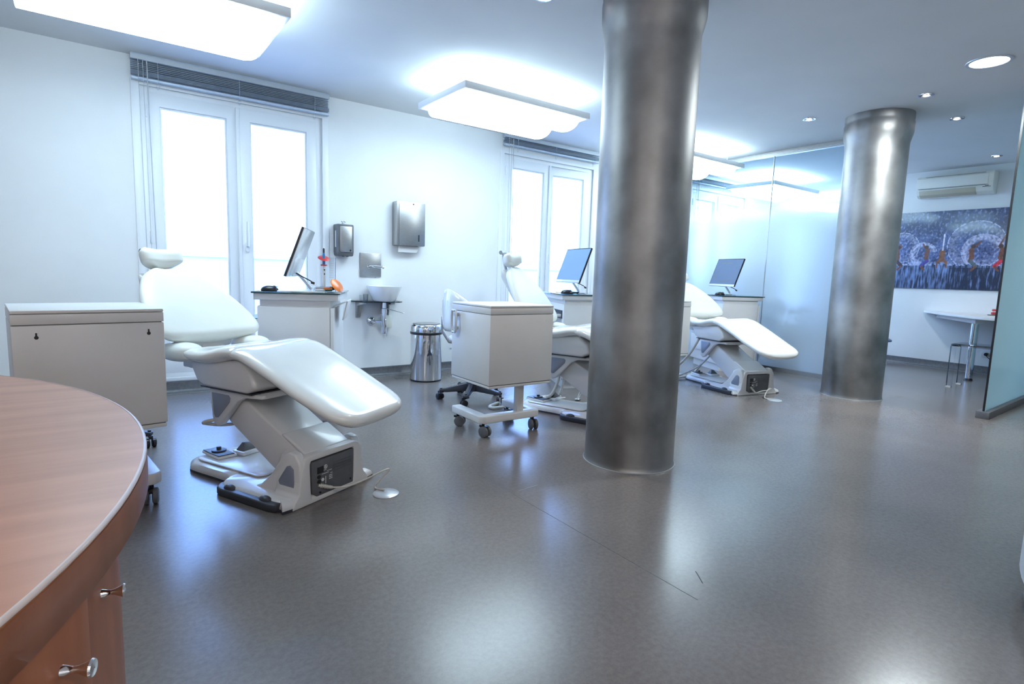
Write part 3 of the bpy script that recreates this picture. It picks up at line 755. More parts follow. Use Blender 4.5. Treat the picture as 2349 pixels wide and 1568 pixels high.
# hoses at the far chairs
def hose(name, pts, r, lab, mat='tube', cat='hose', grp=None):
    P = [Vector(p) for p in pts]; o0 = P[0]
    o = MB().tube(catmull([p - o0 for p in P], 8), r, 10).build(name, mat); o.location = o0
    return tag(o, lab, cat, grp)
T2 = TF(c2); T3 = TF(c3)
def LP(T, *q): return [T @ Vector(p) for p in q]
hose('hose', LP(T2, (.10, .62, .30), (.03, .66, .10), (-.10, .80, .02), (-.28, .90, .016), (-.36, .94, .016), (-.34, 1.0, .016), (-.20, 1.02, .016)), .013, 'thick pale hose looping on the floor under the trolley near the middle chair')
hose('hose', LP(T2, (.14, .60, .30), (.20, .66, .12), (.26, .72, .03), (.34, .70, .014)), .010, 'thin pale hose dropping to the floor behind the middle chair')
hose('hose', LP(T2, (.16, .62, .012), (.05, .70, .012), (-.02, .82, .012), (.10, .92, .012), (.30, .86, .012), (.38, .76, .012)), .011, 'coiled pale hose on the floor behind the middle chair')
hose('hose', LP(T3, (-.16, .62, .46), (-.24, .70, .25), (-.42, .82, .05), (-.75, .86, .016), (-1.0, .80, .016)), .013, 'upper pale hose curving from under the farthest chair')
hose('hose', LP(T3, (.02, .78, .16), (-.05, .82, .05), (-.25, .80, .016), (-.60, .66, .016), (-.95, .58, .016)), .013, 'lower pale hose lying beside the base of the farthest chair')
hose('hose', LP(T3, (.0, .60, .30), (-.12, .68, .14), (-.35, .78, .03), (-.6, .95, .014)), .009, 'thin blue-grey hose under the farthest chair', 'cord')
hose('hose', LP(T3, (.28, .75, .012), (.10, .95, .012), (-.1, 1.0, .012), (-.05, .9, .012), (.2, .82, .012)), .009, 'coiled thin hose on the floor behind the farthest chair base')
tag(MB().ell((0, 0, .012), .03, .02, .012).tube([(0, 0, .02), (.05, .03, .06), (.10, .05, .085)], .004, 8).tube([(0, -.01, .02), (.06, .01, .06), (.12, .02, .08)], .004, 8).build('suction_handpiece', 'steel'), 'small metal handpiece tips lying by the hoses of the middle chair', 'handpiece')
COL.objects[-1].location = T2 @ Vector((.38, .60, 0))

# stirrup-like ring under the nearest chair: folded hose holder
hose('hose', LP(TF(CH), (-.155, .57, .30), (-.175, .60, .292), (-.185, .625, .282), (-.165, .635, .272), (-.13, .60, .264), (-.09, .565, .262), (-.04, .535, .264)), .009, 'short pale hose looped under the seat of the nearest dental chair')

# ================================================================== TROLLEYS
def caster(parent, x, y, mat='grey', r=.036, rz=0.0):
    c = MB(); T = Matrix.Translation((x, y, 0)) @ Matrix.Rotation(rz, 4, 'Z')
    for s in (-1, 1): c.lathe([(.004, -.011), (r * .8, -.011), (r, -.007), (r, .007), (r * .8, .011), (.004, .011)], 22, T=T @ Matrix.Translation((s * .017, -.012, r)) @ Matrix.Rotation(PI / 2, 4, 'Y'))
    o = c.build('caster', mat, parent)
    MB().prism([(-.03, .05), (.03, .062), (.03, .075), (-.03, .07)], -.010, .010, 'x', T=T).cyl((0, .004, .06), (0, .004, .098), .010, 12, T=T).build('fork', 'black', o, bevel=.002)
    return o
def make_trolley(label, mat_w='grey'):
    """cabinet top front-left corner region at local origin centre; +y away from the viewer"""
    root = empty('instrument_trolley', (0, 0, 0), 0, label, 'trolley', 'white instrument trolleys')
    w, d = .245, .235
    cab = MB().box(-w, w, -d, d, .335, .352).box(-w - .004, w + .004, -d - .004, d + .004, .356, .798).build('cabinet', 'trolley', root, bevel=.004)
    MB().box(-w + .003, w - .003, -d + .003, d - .003, .351, .358).box(-w + .003, w - .003, -d + .003, d - .003, .796, .803).build('shadow_gap', 'grey', cab, smooth=0)
    MB().box(-w - .004, w + .004, -d - .004, d + .004, .801, .841).build('top_drawer', 'trolley', root, bevel=.003)
    MB().box(-w - .004, w + .004, -d - .004, d + .004, .8425, .856).build('top_plate', 'trolley', root, bevel=.004)
    m = MB()
    for x in (-w * .72, w * .78):
        m.prism([(x + .007 * math.cos(a), .752 + .007 * math.sin(a)) for a in [R(t) for t in range(0, 360, 30)]], -d - .0055, -d - .003, 'y')
        m.box(x - .0028, x + .0028, -d - .0055, -d - .003, .755, .770)
    m.build('keyhole', 'black', cab, smooth=0)
    # handle on the left side
    hl = [(-.16, .66), (-.16, .80), (-.135, .815), (-.115, .80), (-.115, .66), (-.135, .645)]
    MB().tube(catmull([(-w - .032, y, z) for y, z in [(.19, .67), (.19, .79), (.165, .80), (.14, .79), (.14, .67), (.165, .66)]], 5, closed=True), .008, 8, closed=True).box(-w - .034, -w - .004, .15, .18, .765, .785).box(-w - .034, -w - .004, .15, .18, .675, .695).build('side_handle', 'alu', root)
    # post and U base
    MB().box(.055, .105, -.135, -.085, .13, .336).build('post', 'trolley', root, bevel=.006)
    U = [(-.24, -.145), (.19, -.145), (.235, -.10), (.235, .24), (.175, .24), (.175, -.085), (-.19, -.085), (-.19, .24), (-.245, .24), (-.26, -.11)]
    U = [(-.22, -.165), (.205, -.165), (.235, -.135), (.235, .22), (.165, .22), (.165, -.095), (-.18, -.095), (-.18, .22), (-.25, .22), (-.25, -.135)]
    MB().prism(U, .092, .142).build('base_frame', 'trolley', root, bevel=.008, seg=3)
    for x, y, a in ((-.205, -.125, .3), (.195, -.125, -.3), (-.215, .185, .8), (.20, .185, .2)):
        caster(root, x, y, mat_w, rz=a)
    return root
tr = make_trolley('white box trolley on castors standing beside the front steel column')
tr.location = (2.185, 3.075, 0); tr.rotation_euler = (0, 0, R(-1))
for ch in child(tr, 'cabinet'):
    pass
t1 = copy_tree(tr); t1.location = (-.05, 3.05, 0); t1.rotation_euler = (0, 0, R(7))
t1['label'] = 'white box trolley with two keyholes behind the wooden reception desk'
for k in child(child(tr, 'cabinet')[0], 'keyhole'): bpy.data.objects.remove(k)
for k in child(t1, 'base_frame') + child(t1, 'caster') + child(t1, 'post'): k.location = (-.02, -.11 if k.name[:4] != 'post' else -.05, 0)
for k in child(t1, 'side_handle'): bpy.data.objects.remove(k)
t3 = copy_tree(tr); t3.location = (4.29, 3.535, 0); t3.rotation_euler = (0, 0, R(-3))
t3['label'] = 'white box trolley almost hidden behind the front column, left of the farthest dental chair'
m = MB()
for x in (-.18, .19): m.box(x - .002, x + .002, -.2405, -.2385, .75, .758)
m.build('keyhole_cover', 'trolley', child(tr, 'cabinet')[0])

# ================================================================== OPERATOR STOOLS
def make_stool(label, back=True):
    root = empty('operator_stool', (0, 0, 0), 0, label, 'stool', 'operator stools')
    m = MB()
    for k in range(5):
        a = R(72 * k + 14); c, s = math.cos(a), math.sin(a); T = Matrix.Rotation(a, 4, 'Z')
        m.prism([(.02, .145), (.0, .075), (.22, .062), (.275, .066), (.275, .088), (.22, .096)], -.020, .020, 'y', T=T)
    m.lathe([(.045, .07), (.05, .14), (.035, .18), (.03, .2)], 20)
    m.build('star_base', 'bumper', root, bevel=.006)
    for k in range(5):
        a = R(72 * k + 14); caster(root, .262 * math.cos(a), .262 * math.sin(a), 'black', r=.026, rz=a + .6)
    MB().cyl((0, 0, .18), (0, 0, .46), .022, 16).build('gas_lift', 'black', root)
    MB().box(-.07, .07, -.07, .07, .445, .47).build('tilt_plate', 'steel', root, bevel=.004)
    MB().tube([(-.05, 0, .455), (-.17, .0, .45), (-.21, -.01, .44)], .006, 8).box(-.225, -.195, -.02, .0, .434, .446).build('lever', 'alu', root)
    MB().ell((0, 0, .51), .20, .20, .045, 28, 12, e=.85).build('seat', 'leather', root, smooth=80)
    if back:
        MB().tube([(-.06, .1, .46), (-.14, .17, .47), (-.19, .20, .56), (-.19, .20, .68)], .012, 10).build('back_stem', 'steel', root)
        MB().tube([(-.08, -.14, .45), (-.10, -.15, .40), (-.10, -.15, .35)], .010, 10).box(-.125, -.075, -.165, -.135, .335, .352).build('tilt_knob', 'steel', root)
        m = MB(); N = 26; rows = []
        for i in range(N + 1):
            t = i / N; a = R(95 + 150 * t) ; rr = .235
            hh = .06 + .115 * math.sin(PI * t) ** .6; zc = .70 + .05 * math.sin(PI * t)
            for q in range(14):
                b = 2 * PI * q / 14
                rad = rr + .030 * math.cos(b); z = zc + hh * math.sin(b) * (1 - .0)
                rows.append((rad * math.cos(a), rad * math.sin(a), z))
        fs = []
        for i in range(N):
            for q in range(14):
                q2 = (q + 1) % 14; fs.append((i * 14 + q, i * 14 + q2, (i + 1) * 14 + q2, (i + 1) * 14 + q))
        fs.append(tuple(range(13, -1, -1))); fs.append(tuple(N * 14 + q for q in range(14)))
        m.add(rows, fs).build('backrest', 'leather', root, smooth=80)
    return root
s2 = make_stool('white operator stool with curved backrest and dark star base, between bin and trolley')
s2.location = (2.50, 3.92, 0); s2.rotation_euler = (0, 0, R(-4))
s1 = copy_tree(s2); s1.location = (-.03, 3.86, 0); s1.rotation_euler = (0, 0, R(-40))
for n in ('backrest', 'back_stem', 'tilt_knob'):
    for o in child(s1, n): bpy.data.objects.remove(o)
s1['label'] = 'stool on black castors almost hidden behind the left trolley'

# ================================================================== DESKS
def make_desk(label):
    """x: 0..0.53 along the front, y: 0..0.66 away"""
    root = empty('desk_cabinet', (0, 0, 0), 0, label, 'desk', 'white desk cabinets with glass tops')
    w, d = .53, .66
    carc = MB().box(.02, w - .05, .02, d, .09, .795).build('carcass', 'laminate', root, bevel=.002)
    MB().box(.06, w - .08, .06, d - .02, 0, .09).build('plinth', 'laminate', root, smooth=0)
    MB().box(.0, w - .0, .0, d, .835, .877).build('top_board', 'laminate', root, bevel=.002)
    MB().box(.035, w - .055, .02, d, .795, .835).build('neck', 'laminate', root, smooth=0)
    MB().box(-.012, w + .012, -.012, d, .878, .888).build('glass_top', 'greenglass', root, bevel=.001)
    MB().box(.02, w - .055, .008, .020, .10, .79).build('front_panel', 'laminate', root, bevel=.002)
    MB().box(w - .052, w - .03, .008, d, .10, .785).build('side_panel', 'laminate', root, bevel=.002)
    m = MB().box(.012, .0205, .05, d - .02, .66, .735); dk = m.build('drawer_gap', 'dark', carc, smooth=0)
    dr = MB().box(-.10, .02, .06, d - .04, .675, .70).build('drawer', 'laminate', root, bevel=.002)
    MB().box(-.085, .02, .09, d - .08, .70, .706).build('keyboard', 'grey', dr, smooth=0)
    for z in (.50, .30):
        q = MB().box(.0, .02, .05, d - .03, z - .09, z + .09).build('drawer', 'laminate', root, bevel=.002)
        MB().box(-.006, 0, .25, .42, z + .055, z + .065).build('handle', 'alu', q)
    return root
DA = R(-25)
D1 = make_desk('white desk cabinet with green glass top under the left window, beside the wash basin'); D1.location = (.815, 3.945, 0); D1.rotation_euler = (0, 0, DA)
D2 = copy_tree(D1); D2.location = (3.42, 3.87, 0); D2['label'] = 'white desk cabinet with green glass top partly hidden by the front column'
D3 = copy_tree(D1); D3.location = (5.765, 3.775, 0); D3['label'] = 'white desk cabinet with green glass top against the glass partition'
# open flap on the first desk
fl = MB().prism([(.53 - .03, .80), (.53 + .05, .835), (.53 + .055, .83), (.53 - .025, .79)], .08, .40, 'y').prism([(.545, .70), (.575, .83), (.585, .83), (.555, .70)], .10, .38, 'y').build('side_flap', 'laminate', D1, bevel=.002)
DZ = .888

def make_monitor(label, screen):
    root = empty('computer_monitor', (0, 0, 0), 0, label, 'monitor', 'tilted desk monitors')
    T = Matrix.Translation((.20, .0, .105)) @ Matrix.Rotation(R(20), 4, 'Y')
    ww, hh = .47, .345      # along y, up
    MB().box(0.004, .018, 0, ww, 0, hh, T=T).build('shell', 'white_gloss', root, bevel=.003)
    MB().ell((.018, ww / 2, .075), .018, ww * .40, .075, 24, 12, T=T, e=.7).build('back_bulge', 'white_gloss', root, smooth=80)
    s = MB().box(-.002, .004, .004, ww - .004, .026, hh - .004, T=T).build('screen', screen, root, smooth=0)
    MB().box(-.002, .006, 0, ww, 0, .025, T=T).build('chin', 'alu', root, bevel=.001)
    MB().box(-.0015, .014, -.003, 0.0, 0, hh, T=T).box(-.0015, .014, ww, ww + .003, 0, hh, T=T).box(-.0015, .014, 0, ww, hh, hh + .003, T=T).build('bezel', 'black', root, smooth=0)
    MB().tube([(.235, ww / 2, .13), (.27, ww / 2, .10), (.335, ww / 2, .02), (.33, ww / 2, .012)], [.012, .011, .011, .011], 10).build('stand_arm', 'alu', root)
    MB().prism(rrect(.12, .36, ww / 2 - .10, ww / 2 + .10, .03), 0, .008).build('foot', 'alu', root, bevel=.002)
    MB().tube(catmull([(.23, ww / 2 - .03, .13), (.29, ww / 2 - .06, .10), (.35, ww / 2 - .08, .07), (.37, ww / 2 - .08, .05)], 6), .004, 7).ell((.36, ww / 2 - .08, .06), .014, .006, .008).build('cable', 'black', root)
    return root
TD1 = TF(D1)
M1 = make_monitor('white monitor seen from behind, leaning back on the left desk', 'screen_on')
M1.location = TD1 @ Vector((-.02, .05, DZ)); M1.rotation_euler = (0, 0, DA)
M2 = copy_tree(M1); M2.location = TF(D2) @ Vector((-.02, .05, DZ)); M2.rotation_euler = (0, 0, DA + R(11)); M2['label'] = 'monitor with bright blue screen left of the front steel column'
M3 = copy_tree(M1); M3.location = TF(D3) @ Vector((-.02, .05, DZ)); M3.rotation_euler = (0, 0, DA + R(5)); M3['label'] = 'monitor with dim grey-blue screen before the glass partition'
s3 = child(M3, 'screen')[0]; s3.data = s3.data.copy(); s3.data.materials[0] = MT['screen_dim']
T = Matrix.Translation((.20, .0, .105)) @ Matrix.Rotation(R(20), 4, 'Y')
for a, b, c_, d_ in ((.10, .30, .29, .296), (.05, .07, .10, .14), (.05, .08, .20, .205), (.30, .42, .075, .078), (.14, .34, .06, .064), (.06, .09, .24, .245)): MB().box(-.0026, -.002, .47 - b, .47 - a, c_, d_, T=T).build('screen_window', 'grey', s3, smooth=0)

def make_mouse(loc, rz, label):
    root = empty('computer_mouse', loc, rz, label, 'mouse', 'black computer mice')
    m = MB(); m.ell((0, 0, 0.004), .034, .058, .034, 22, 12, e=.9); m.v = [Vector((p.x, p.y, max(p.z, 0))) for p in m.v]
    m.build('body', 'black', root, smooth=80)
    MB().box(-.001, .001, -.052, -.01, .03, .034).build('button_gap', 'grey', root)
    MB().ell((0, -.03, .034), .004, .010, .005).build('scroll_wheel', 'grey', root)
    return root
for D, lab, lx in ((D1, 'black mouse near the left corner of the left desk', .08), (D2, 'black mouse beside the blue monitor on the middle desk', .07), (D3, 'black mouse on the desk before the partition', .03)):
    mz = make_mouse(TF(D) @ Vector((lx, .10, DZ)), DA + R(80), lab)
kb = MB().prism(rrect(.14, .44, .02, .12, .01), DZ, DZ + .009).build('keyboard', 'white_gloss', None, bevel=.001)
kb.matrix_world = Matrix.Translation(D1.location) @ Matrix.Rotation(DA, 4, 'Z')
tag(kb, 'slim white keyboard lying flat on the left desk', 'keyboard')
# instruments on desk 1
def inst():
    T = TF(D1)
    r = empty('clear_beaker', T @ Vector((.45, .27, DZ)), 0, 'tall clear cylinder with printed scale on the left desk', 'beaker')
    MB().lathe([(.036, 0), (.036, .24), (.034, .24), (.034, .004), (.001, .004)], 32, cap=False).build('cylinder', 'clear', r)
    m = MB()
    for k in range(9): m.box(-.020 + .003 * (k % 3), .012, -.0375, -.0365, .10 + k * .012, .103 + k * .012)
    m.build('printed_scale', 'cord', r)
    r = empty('hand_tool', T @ Vector((.415, .20, DZ)), 0, 'slim blue dental hand tool with red guard standing upright on the left desk', 'hand tool')
    MB().lathe([(.014, 0), (.014, .09), (.010, .18)], 16).build('handle', 'white_gloss', r)
    MB().lathe([(.0105, .18), (.009, .255), (.007, .27)], 16).build('sleeve', 'blue', r)
    MB().lathe([(.007, .27), (.007, .295), (.002, .302)], 12).build('tip', 'black', r)
    MB().lathe([(.020, .180), (.022, .185), (.020, .190)], 20).build('collar', 'red', r)
    MB().lathe([(.036, -.003), (.040, 0), (.036, .003)], 28, T=Matrix.Translation((0, 0, .232)) @ Matrix.Rotation(R(28), 4, 'X')).build('guard_disc', 'red', r)
    for z in (.10, .13): pass
    MB().box(-.004, .004, -.015, -.012, .12, .128).box(-.004, .004, -.0145, -.0115, .148, .156).build('button', 'black', r)
    r = empty('curing_light', T @ Vector((.44, .09, DZ + .022)), R(-5), 'curing light with round orange shield lying on the left desk', 'curing light')
    MB().cyl((-.07, 0, 0), (.04, .0, .004), .017, 16).build('body', 'chrome', r)
    MB().cyl((-.078, 0, 0), (-.070, 0, 0), .019, 18).cyl((-.082, 0, 0), (-.078, 0, 0), .010, 14).build('end_cap', 'alu', r)
    MB().cyl((.035, 0, .004), (.065, 0, .014), .014, 14).build('collar', 'black', r)
    MB().box(-.02, .035, -.018, -.012, .0, .012).build('grip', 'orange', r)
    TT = Matrix.Translation((.075, -.004, .028)) @ Matrix.Rotation(R(50), 4, 'X') @ Matrix.Rotation(R(28), 4, 'Y')
    MB().lathe([(.001, .003), (.046, .002), (.052, -.001), (.046, -.002), (.001, .0)], 32, T=TT, cap=False).build('shield', 'orange', r)
inst()
# small bits on the other desks
def bottle(loc, lab):
    r = empty('spray_bottle', loc, 0, lab, 'bottle')
    MB().lathe([(.030, 0), (.032, .01), (.032, .13), (.014, .15), (.013, .165)], 24).build('body', 'white_gloss', r)
    MB().lathe([(.0325, .085), (.0325, .098)], 24).build('red_band', 'red', r)
    m = MB()
    for k in range(5): m.box(-.03, -.005, -.0345, -.0315, .03 + .011 * k, .033 + .011 * k)
    m.build('printed_label', 'red', r)
    MB().lathe([(.015, .165), (.015, .185), (.008, .19)], 16).build('cap', 'white_gloss', r)
bottle(TF(D2) @ Vector((.42, .10, DZ)), 'white bottle with red band behind the blue monitor, beside the front column')
for D, lab in ((D2, 'pale green glass dish under the blue monitor'), (D3, 'white coiled cable holder under the dim monitor')):
    o = MB().lathe([(.025, 0), (.04, .018), (.038, .019), (.02, .004)], 24).build('small_dish', 'shelfglass' if D is D2 else 'ceramic')
    o.location = TF(D) @ Vector((.16, .13, DZ)); tag(o, lab, 'dish')

# ================================================================== WALL FITTINGS
def wallobj(name, x, z, lab, cat): return empty(name, (x, WY, z), 0, lab, cat)
sd = wallobj('soap_dispenser', 1.866, 1.17, 'grey and silver soap dispenser on the wall right of the left window', 'soap dispenser')
MB().prism([(-.075, 0), (.075, 0), (.08, .04), (.08, .29), (-.08, .29), (-.08, .04)], -.11, 0, 'y').build('body', 'grey', sd, bevel=.012)
plabel(sd, 'grey and silver soap dispenser on the wall right of the left window')
MB().prism([(-.055, .035), (.06, .035), (.06, .27), (-.055, .27)], -.118, -.108, 'y').build('front_plate', 'steel', sd, bevel=.006)
MB().box(.035, .050, -.1195, -.1175, .045, .060).box(.01, .03, -.10, -.09, -.004, .002).box(-.03, -.01, -.10, -.09, -.004, .002).build('sensor', 'black', sd)
MB().box(-.0815, -.0795, -.08, -.06, .08, .23).build('level_window', 'label', sd)
MB().cyl((0, -.05, .29), (0, -.05, .302), .014, 14).ell((-.012, -.05, .318), .012, .004, .010).ell((.012, -.05, .318), .012, .004, .010).ell((0, -.05, .306), .008, .006, .010).build('filler_key', 'alu', sd)
td = wallobj('paper_towel_dispenser', 2.53, 1.30, 'brushed steel paper towel dispenser on the wall above the bin', 'towel dispenser')
MB().prism(rrect(-.155, .155, .0, .425, .012, 3), -.10, 0, 'y').build('case', 'steel', td, bevel=.004)
MB().prism([(-.13, .004), (.15, .004), (.15, .42), (-.13, .42)], -.108, -.100, 'y').build('door', 'steel', td, bevel=.003)
MB().box(.078, .088, -.1095, -.107, .045, .11).build('level_slot', 'black', td)
MB().cyl((.02, -.108, .405), (.02, -.112, .405), .007, 12).build('lock', 'chrome', td)
m = MB(); pr = [(-.12, -.065), (.08, -.065), (.10, -.03), (.09, .0), (-.115, .0)]
m.prism(pr, -.065, -.055, 'y'); m.build('paper_towel', 'label', td, bevel=.002)
tp = wallobj('wall_tap', 2.148, .984, 'square steel wall plate with a chrome spout above the basin', 'tap')
MB().box(-.106, .106, -.014, 0, 0, .228).build('wall_plate', 'steel', tp, bevel=.002)
MB().tube(catmull([(-.02, -.014, .10), (-.02, -.05, .10), (.0, -.12, .098), (.055, -.18, .096)], 6), [.011] * 19, 12).build('spout', 'chrome', tp)
MB().cyl((-.025, -.014, .10), (-.025, -.03, .10), .018, 16).ell((.055, -.18, .094), .014, .014, .015).build('nozzle', 'chrome', tp)
MB().box(-.055, -.045, -.012, -.004, -.006, 0).box(.045, .055, -.012, -.004, -.006, 0).build('fixing_screw', 'chrome', tp)
SHZ = .755
sf = wallobj('glass_shelf', 2.19, SHZ, 'tinted glass basin shelf on steel brackets below the tap', 'shelf')
MB().prism([(-.235, 0), (-.235, -.02), (-.16, -.20), (-.10, -.235), (.16, -.235), (.205, -.20), (.235, -.02), (.235, 0)], -.010, 0).build('glass_plate', 'shelfglass', sf, bevel=.002)
for x in (-.17, .12):
    MB().prism([(0, -.012), (-.17, -.012), (-.17, -.03), (-.05, -.05), (-.03, -.15), (-.018, -.165), (0, -.165)], x - .022, x + .022, 'x').build('bracket', 'steel', sf, bevel=.004)
bs = empty('wash_basin', (2.222, WY - .165, SHZ + .001), 0, 'white conical ceramic wash basin on the glass shelf', 'wash basin')
MB().lathe([(.001, .0), (.10, .0), (.112, .012), (.165, .140), (.166, .145), (.158, .145), (.105, .02), (.001, .014)], 48, cap=False).build('bowl', 'ceramic', bs, smooth=60)
MB().lathe([(.02, .0145), (.02, .017), (.001, .018)], 20, cap=False).build('drain', 'chrome', bs)
dp = wallobj('basin_drain', 2.222, SHZ - .011, 'chrome bottle trap with wall rosette under the wash basin', 'drain')
MB().lathe([(.024, -.30), (.025, -.295), (.025, -.10), (.027, -.10), (.027, -.06), (.022, -.055), (.022, 0)], 24, (0, -.165, 0)).build('trap', 'chrome', dp)
MB().cyl((-.07, -.0, -.19), (-.07, -.012, -.19), .042, 24).ell((-.07, -.012, -.19), .036, .016, .036).tube([(-.07, -.01, -.19), (-.06, -.12, -.19), (0, -.165, -.19)], .014, 12).build('rosette', 'chrome', dp)
MB().box(.03, .045, -.17, -.02, -.12, -.002).build('shade_bracket', 'grey', dp)
MB().tube([(.02, -.17, -.06), (.08, -.19, -.075), (.17, -.22, -.10)], .004, 8).ell((.175, -.222, -.101), .010, .006, .006).build('lever', 'chrome', dp)
sb = wallobj('sensor_box', 2.310, .485, 'small grey valve box beside the drain pipe under the basin', 'valve box')
MB().box(-.05, .045, -.055, 0, 0, .12).build('box', 'acwhite', sb, bevel=.006)
plabel(COL.objects[-1], 'pale grey plastic valve housing')
MB().tube([(-.02, -.03, 0), (-.02, -.03, -.04), (.0, -.03, -.055), (.01, -.03, -.03), (.012, -.03, 0)], .004, 7).cyl((.0, -.03, -.055), (0, -.03, -.085), .006, 10).build('hose_stub', 'alu', sb)
for k, (dx, dy) in enumerate(((-.15, -.06), (-.11, -.05), (-.125, -.10))):
    g = MB().lathe([(.001, .001), (.018, .001), (.021, .055 + .006 * k), (.0195, .055 + .006 * k), (.017, .004), (.001, .004)], 20, cap=False).build('drinking_glass', 'clear')
    g.location = (2.19 + dx, WY + dy, SHZ + .0005)
    tag(g, ('small clear glass farthest left beside the wash basin', 'small clear glass nearest the wash basin on the shelf', 'small clear glass at the front of the three beside the basin')[k], 'glass', 'small glasses left of the basin')

# bin
bn = empty('pedal_bin', (2.556, 4.858, 0), 0, 'tall chrome waste bin with dark band standing against the wall', 'waste bin')
MB().lathe([(.148, .012), (.150, .02), (.150, .455)], 64).build('body', 'chrome', bn, smooth=60)
MB().lathe([(.150, 0), (.152, .004), (.152, .014), (.148, .016)], 64).build('base_ring', 'black', bn)
MB().lathe([(.151, .452), (.156, .456), (.156, .474), (.151, .478)], 64).build('band', 'black', bn)
MB().lathe([(.151, .478), (.153, .50), (.150, .535), (.140, .550), (.128, .553)], 64).build('lid', 'chrome', bn, smooth=60)
MB().lathe([(.127, .552), (.126, .556), (.001, .557)], 64, cap=False).build('lid_insert', 'steel', bn)
MB().lathe([(.127, .5525), (.131, .5545), (.127, .5565)], 64, cap=False).build('lid_seal', 'black', bn)

# ================================================================== PICTURE ROOM
# photograph panel: colours computed per vertex for the print itself
def picture():
    y0, y1, z0, z1 = 1.55, 3.50, 1.040, 2.055
    root = empty('wall_picture', (WBX, (y0 + y1) / 2, z0), 0, 'wide blue picture of people splashing in a waterfall, hung below the air conditioner', 'picture')
    MB().box(-.018, -.002, y0 - (y0 + y1) / 2, y1 - (y0 + y1) / 2, 0, z1 - z0).build('backing', 'black', root, smooth=0)
    NX, NZ = 470, 250; W_, H_ = y1 - y0, z1 - z0
    # coordinates in the visible print: u 0..1 left->right over y 3.22..1.99
    def fb(a, b, o=4):
        return noise.fractal(Vector((a, b, 3.1)), 1.0, 2.0, o)
    fans = [(.085, .34, .155, .55, 200), (.30, .50, .105, .95, 330), (.60, .30, .19, .45, 300), (.80, .36, .17, .95, 330)]
    skin = (.17, .055, .035)
    def seg(px, pz, a, b, r):
        ax, az = a; bx, bz = b; dx, dz = bx - ax, bz - az; L2 = dx * dx + dz * dz
        t = max(0, min(1, ((px - ax) * dx + (pz - az) * dz) / L2)) if L2 else 0
        return math.hypot(px - ax - t * dx, pz - az - t * dz) < r
    # figures: (capsules, colour); u across, v down, both in units of print height (visible width = 1.215 heights)
    FG = []
    def man(ox, face, shorts, reach):
        f = face
        P = lambda x, v: (ox + f * x, v)
        FG.append(([(P(0, .50), P(-.01, .60), .024), (P(-.01, .60), P(.005, .64), .022), (P(0, .49), P(-.035, .46), .012), (P(-.035, .46), P(*reach), .010)], skin))
        FG.append(([(P(-.015, .455), P(-.014, .46), .022)], (.06, .02, .015)))
        FG.append(([(P(-.0, .64), P(-.055, .70), .022)], shorts))
        FG.append(([(P(-.055, .71), P(-.02, .755), .012)], skin))
    A = 1.215
    man(.365, 1, (.06, .05, .30), (-.055, .42)); man(.83, -1, (.10, .13, .16), (-.085, .40)); man(1.13, 1, (.62, .03, .06), (.03, .30))
    man(.02, -1, (.05, .02, .04), (-.03, .42))
    FG.append(([((.53, .52), (.53, .62), .03), ((.515, .62), (.485, .66), .016), ((.545, .62), (.58, .66), .016), ((.485, .66), (.485, .72), .010), ((.58, .66), (.585, .72), .010)], (.24, .085, .035)))
    FG.append(([((.53, .30), (.53, .50), .008)], (.75, .72, .85)))
    cols = []; vs = []
    for j in range(NZ + 1):
        for i in range(NX + 1):
            yy = y1 - W_ * i / NX; zz = z1 - H_ * j / NZ
            u = (3.22 - yy) / H_; v = (z1 - zz) / H_
            vs.append((-.0185 - 0, yy - (y0 + y1) / 2, zz - z0))
            n1 = fb(u * 42, v * 34, 5); n2 = fb(u * 9 + 5, v * 7); st = fb(u * 70, v * 9 + 9)
            if v < .675:
                dk = (.020, .030, .105); lt = (.17, .23, .54)
                k = .22 + .5 * n1 + .35 * n2 + .55 * max(0, v - .2) + .18 * st
                if v < .28: k = k * .45 + .02 + (.5 if st > .42 and n1 > .0 else 0)
                k = max(0, min(1, k)); c = [dk[q] + (lt[q] - dk[q]) * k for q in range(3)]
                if n1 > .38: c = [min(1, q + .12) for q in c]
                for cx_, cv_, r_, br, _ in ((.07, .46, .20, .35, 0), (.32, .55, .155, .95, 0), (.87, .44, .30, .35, 0), (.94, .52, .215, .95, 0)):
                    d = math.hypot(u - cx_, (v - cv_) * 1.0)
                    ang = math.atan2(v - cv_, u - cx_)
                    if d < r_ and not (ang > -.25 and ang < 1.7 and br > .5 and d > 0):
                        e = d / r_; band = max(0, 1 - abs(e - .82) / .26) * (1.0 if ang < -.1 or abs(ang) > 1.9 else .35); kk = (.25 * e ** 3 + .8 * band) * br * (.8 + .8 * n1); kk = max(0, min(.95, kk))
                        wc = (.62, .62, .86); c = [c[q] * (1 - kk) + wc[q] * kk for q in range(3)]
                        if e > .965 and n1 > -.2: c = [.55, .58, .80]
                if .60 < v: 
                    kk = max(0, min(.8, (v - .60) * 7 * (.5 + n2 + .4 * n1))); c = [c[q] * (1 - kk) + (.50, .58, .85)[q] * kk for q in range(3)]
            else:
                s2 = fb(u * 60, v * 6 + 30, 5); s3 = fb(u * 22, v * 9 + 3)
                k = .35 + .75 * s2 + .4 * s3 - .9 * max(0, v - .78) - (.35 if u > .62 else 0) * (1 if v > .72 else .3)
                k = max(0, min(1, k)); dk = (.010, .016, .055); lt = (.25, .36, .72)
                c = [dk[q] + (lt[q] - dk[q]) * k for q in range(3)]
                if v < .70 and n1 > -.1: c = [.42, .46, .70]
            for caps, col in FG:
                for a, b, r_ in caps:
                    if seg(u, v, a, b, r_):
                        c = [q * (1 + .5 * n1) for q in col]
            cols.append((max(0, c[0]), max(0, c[1]), max(0, c[2]), 1))
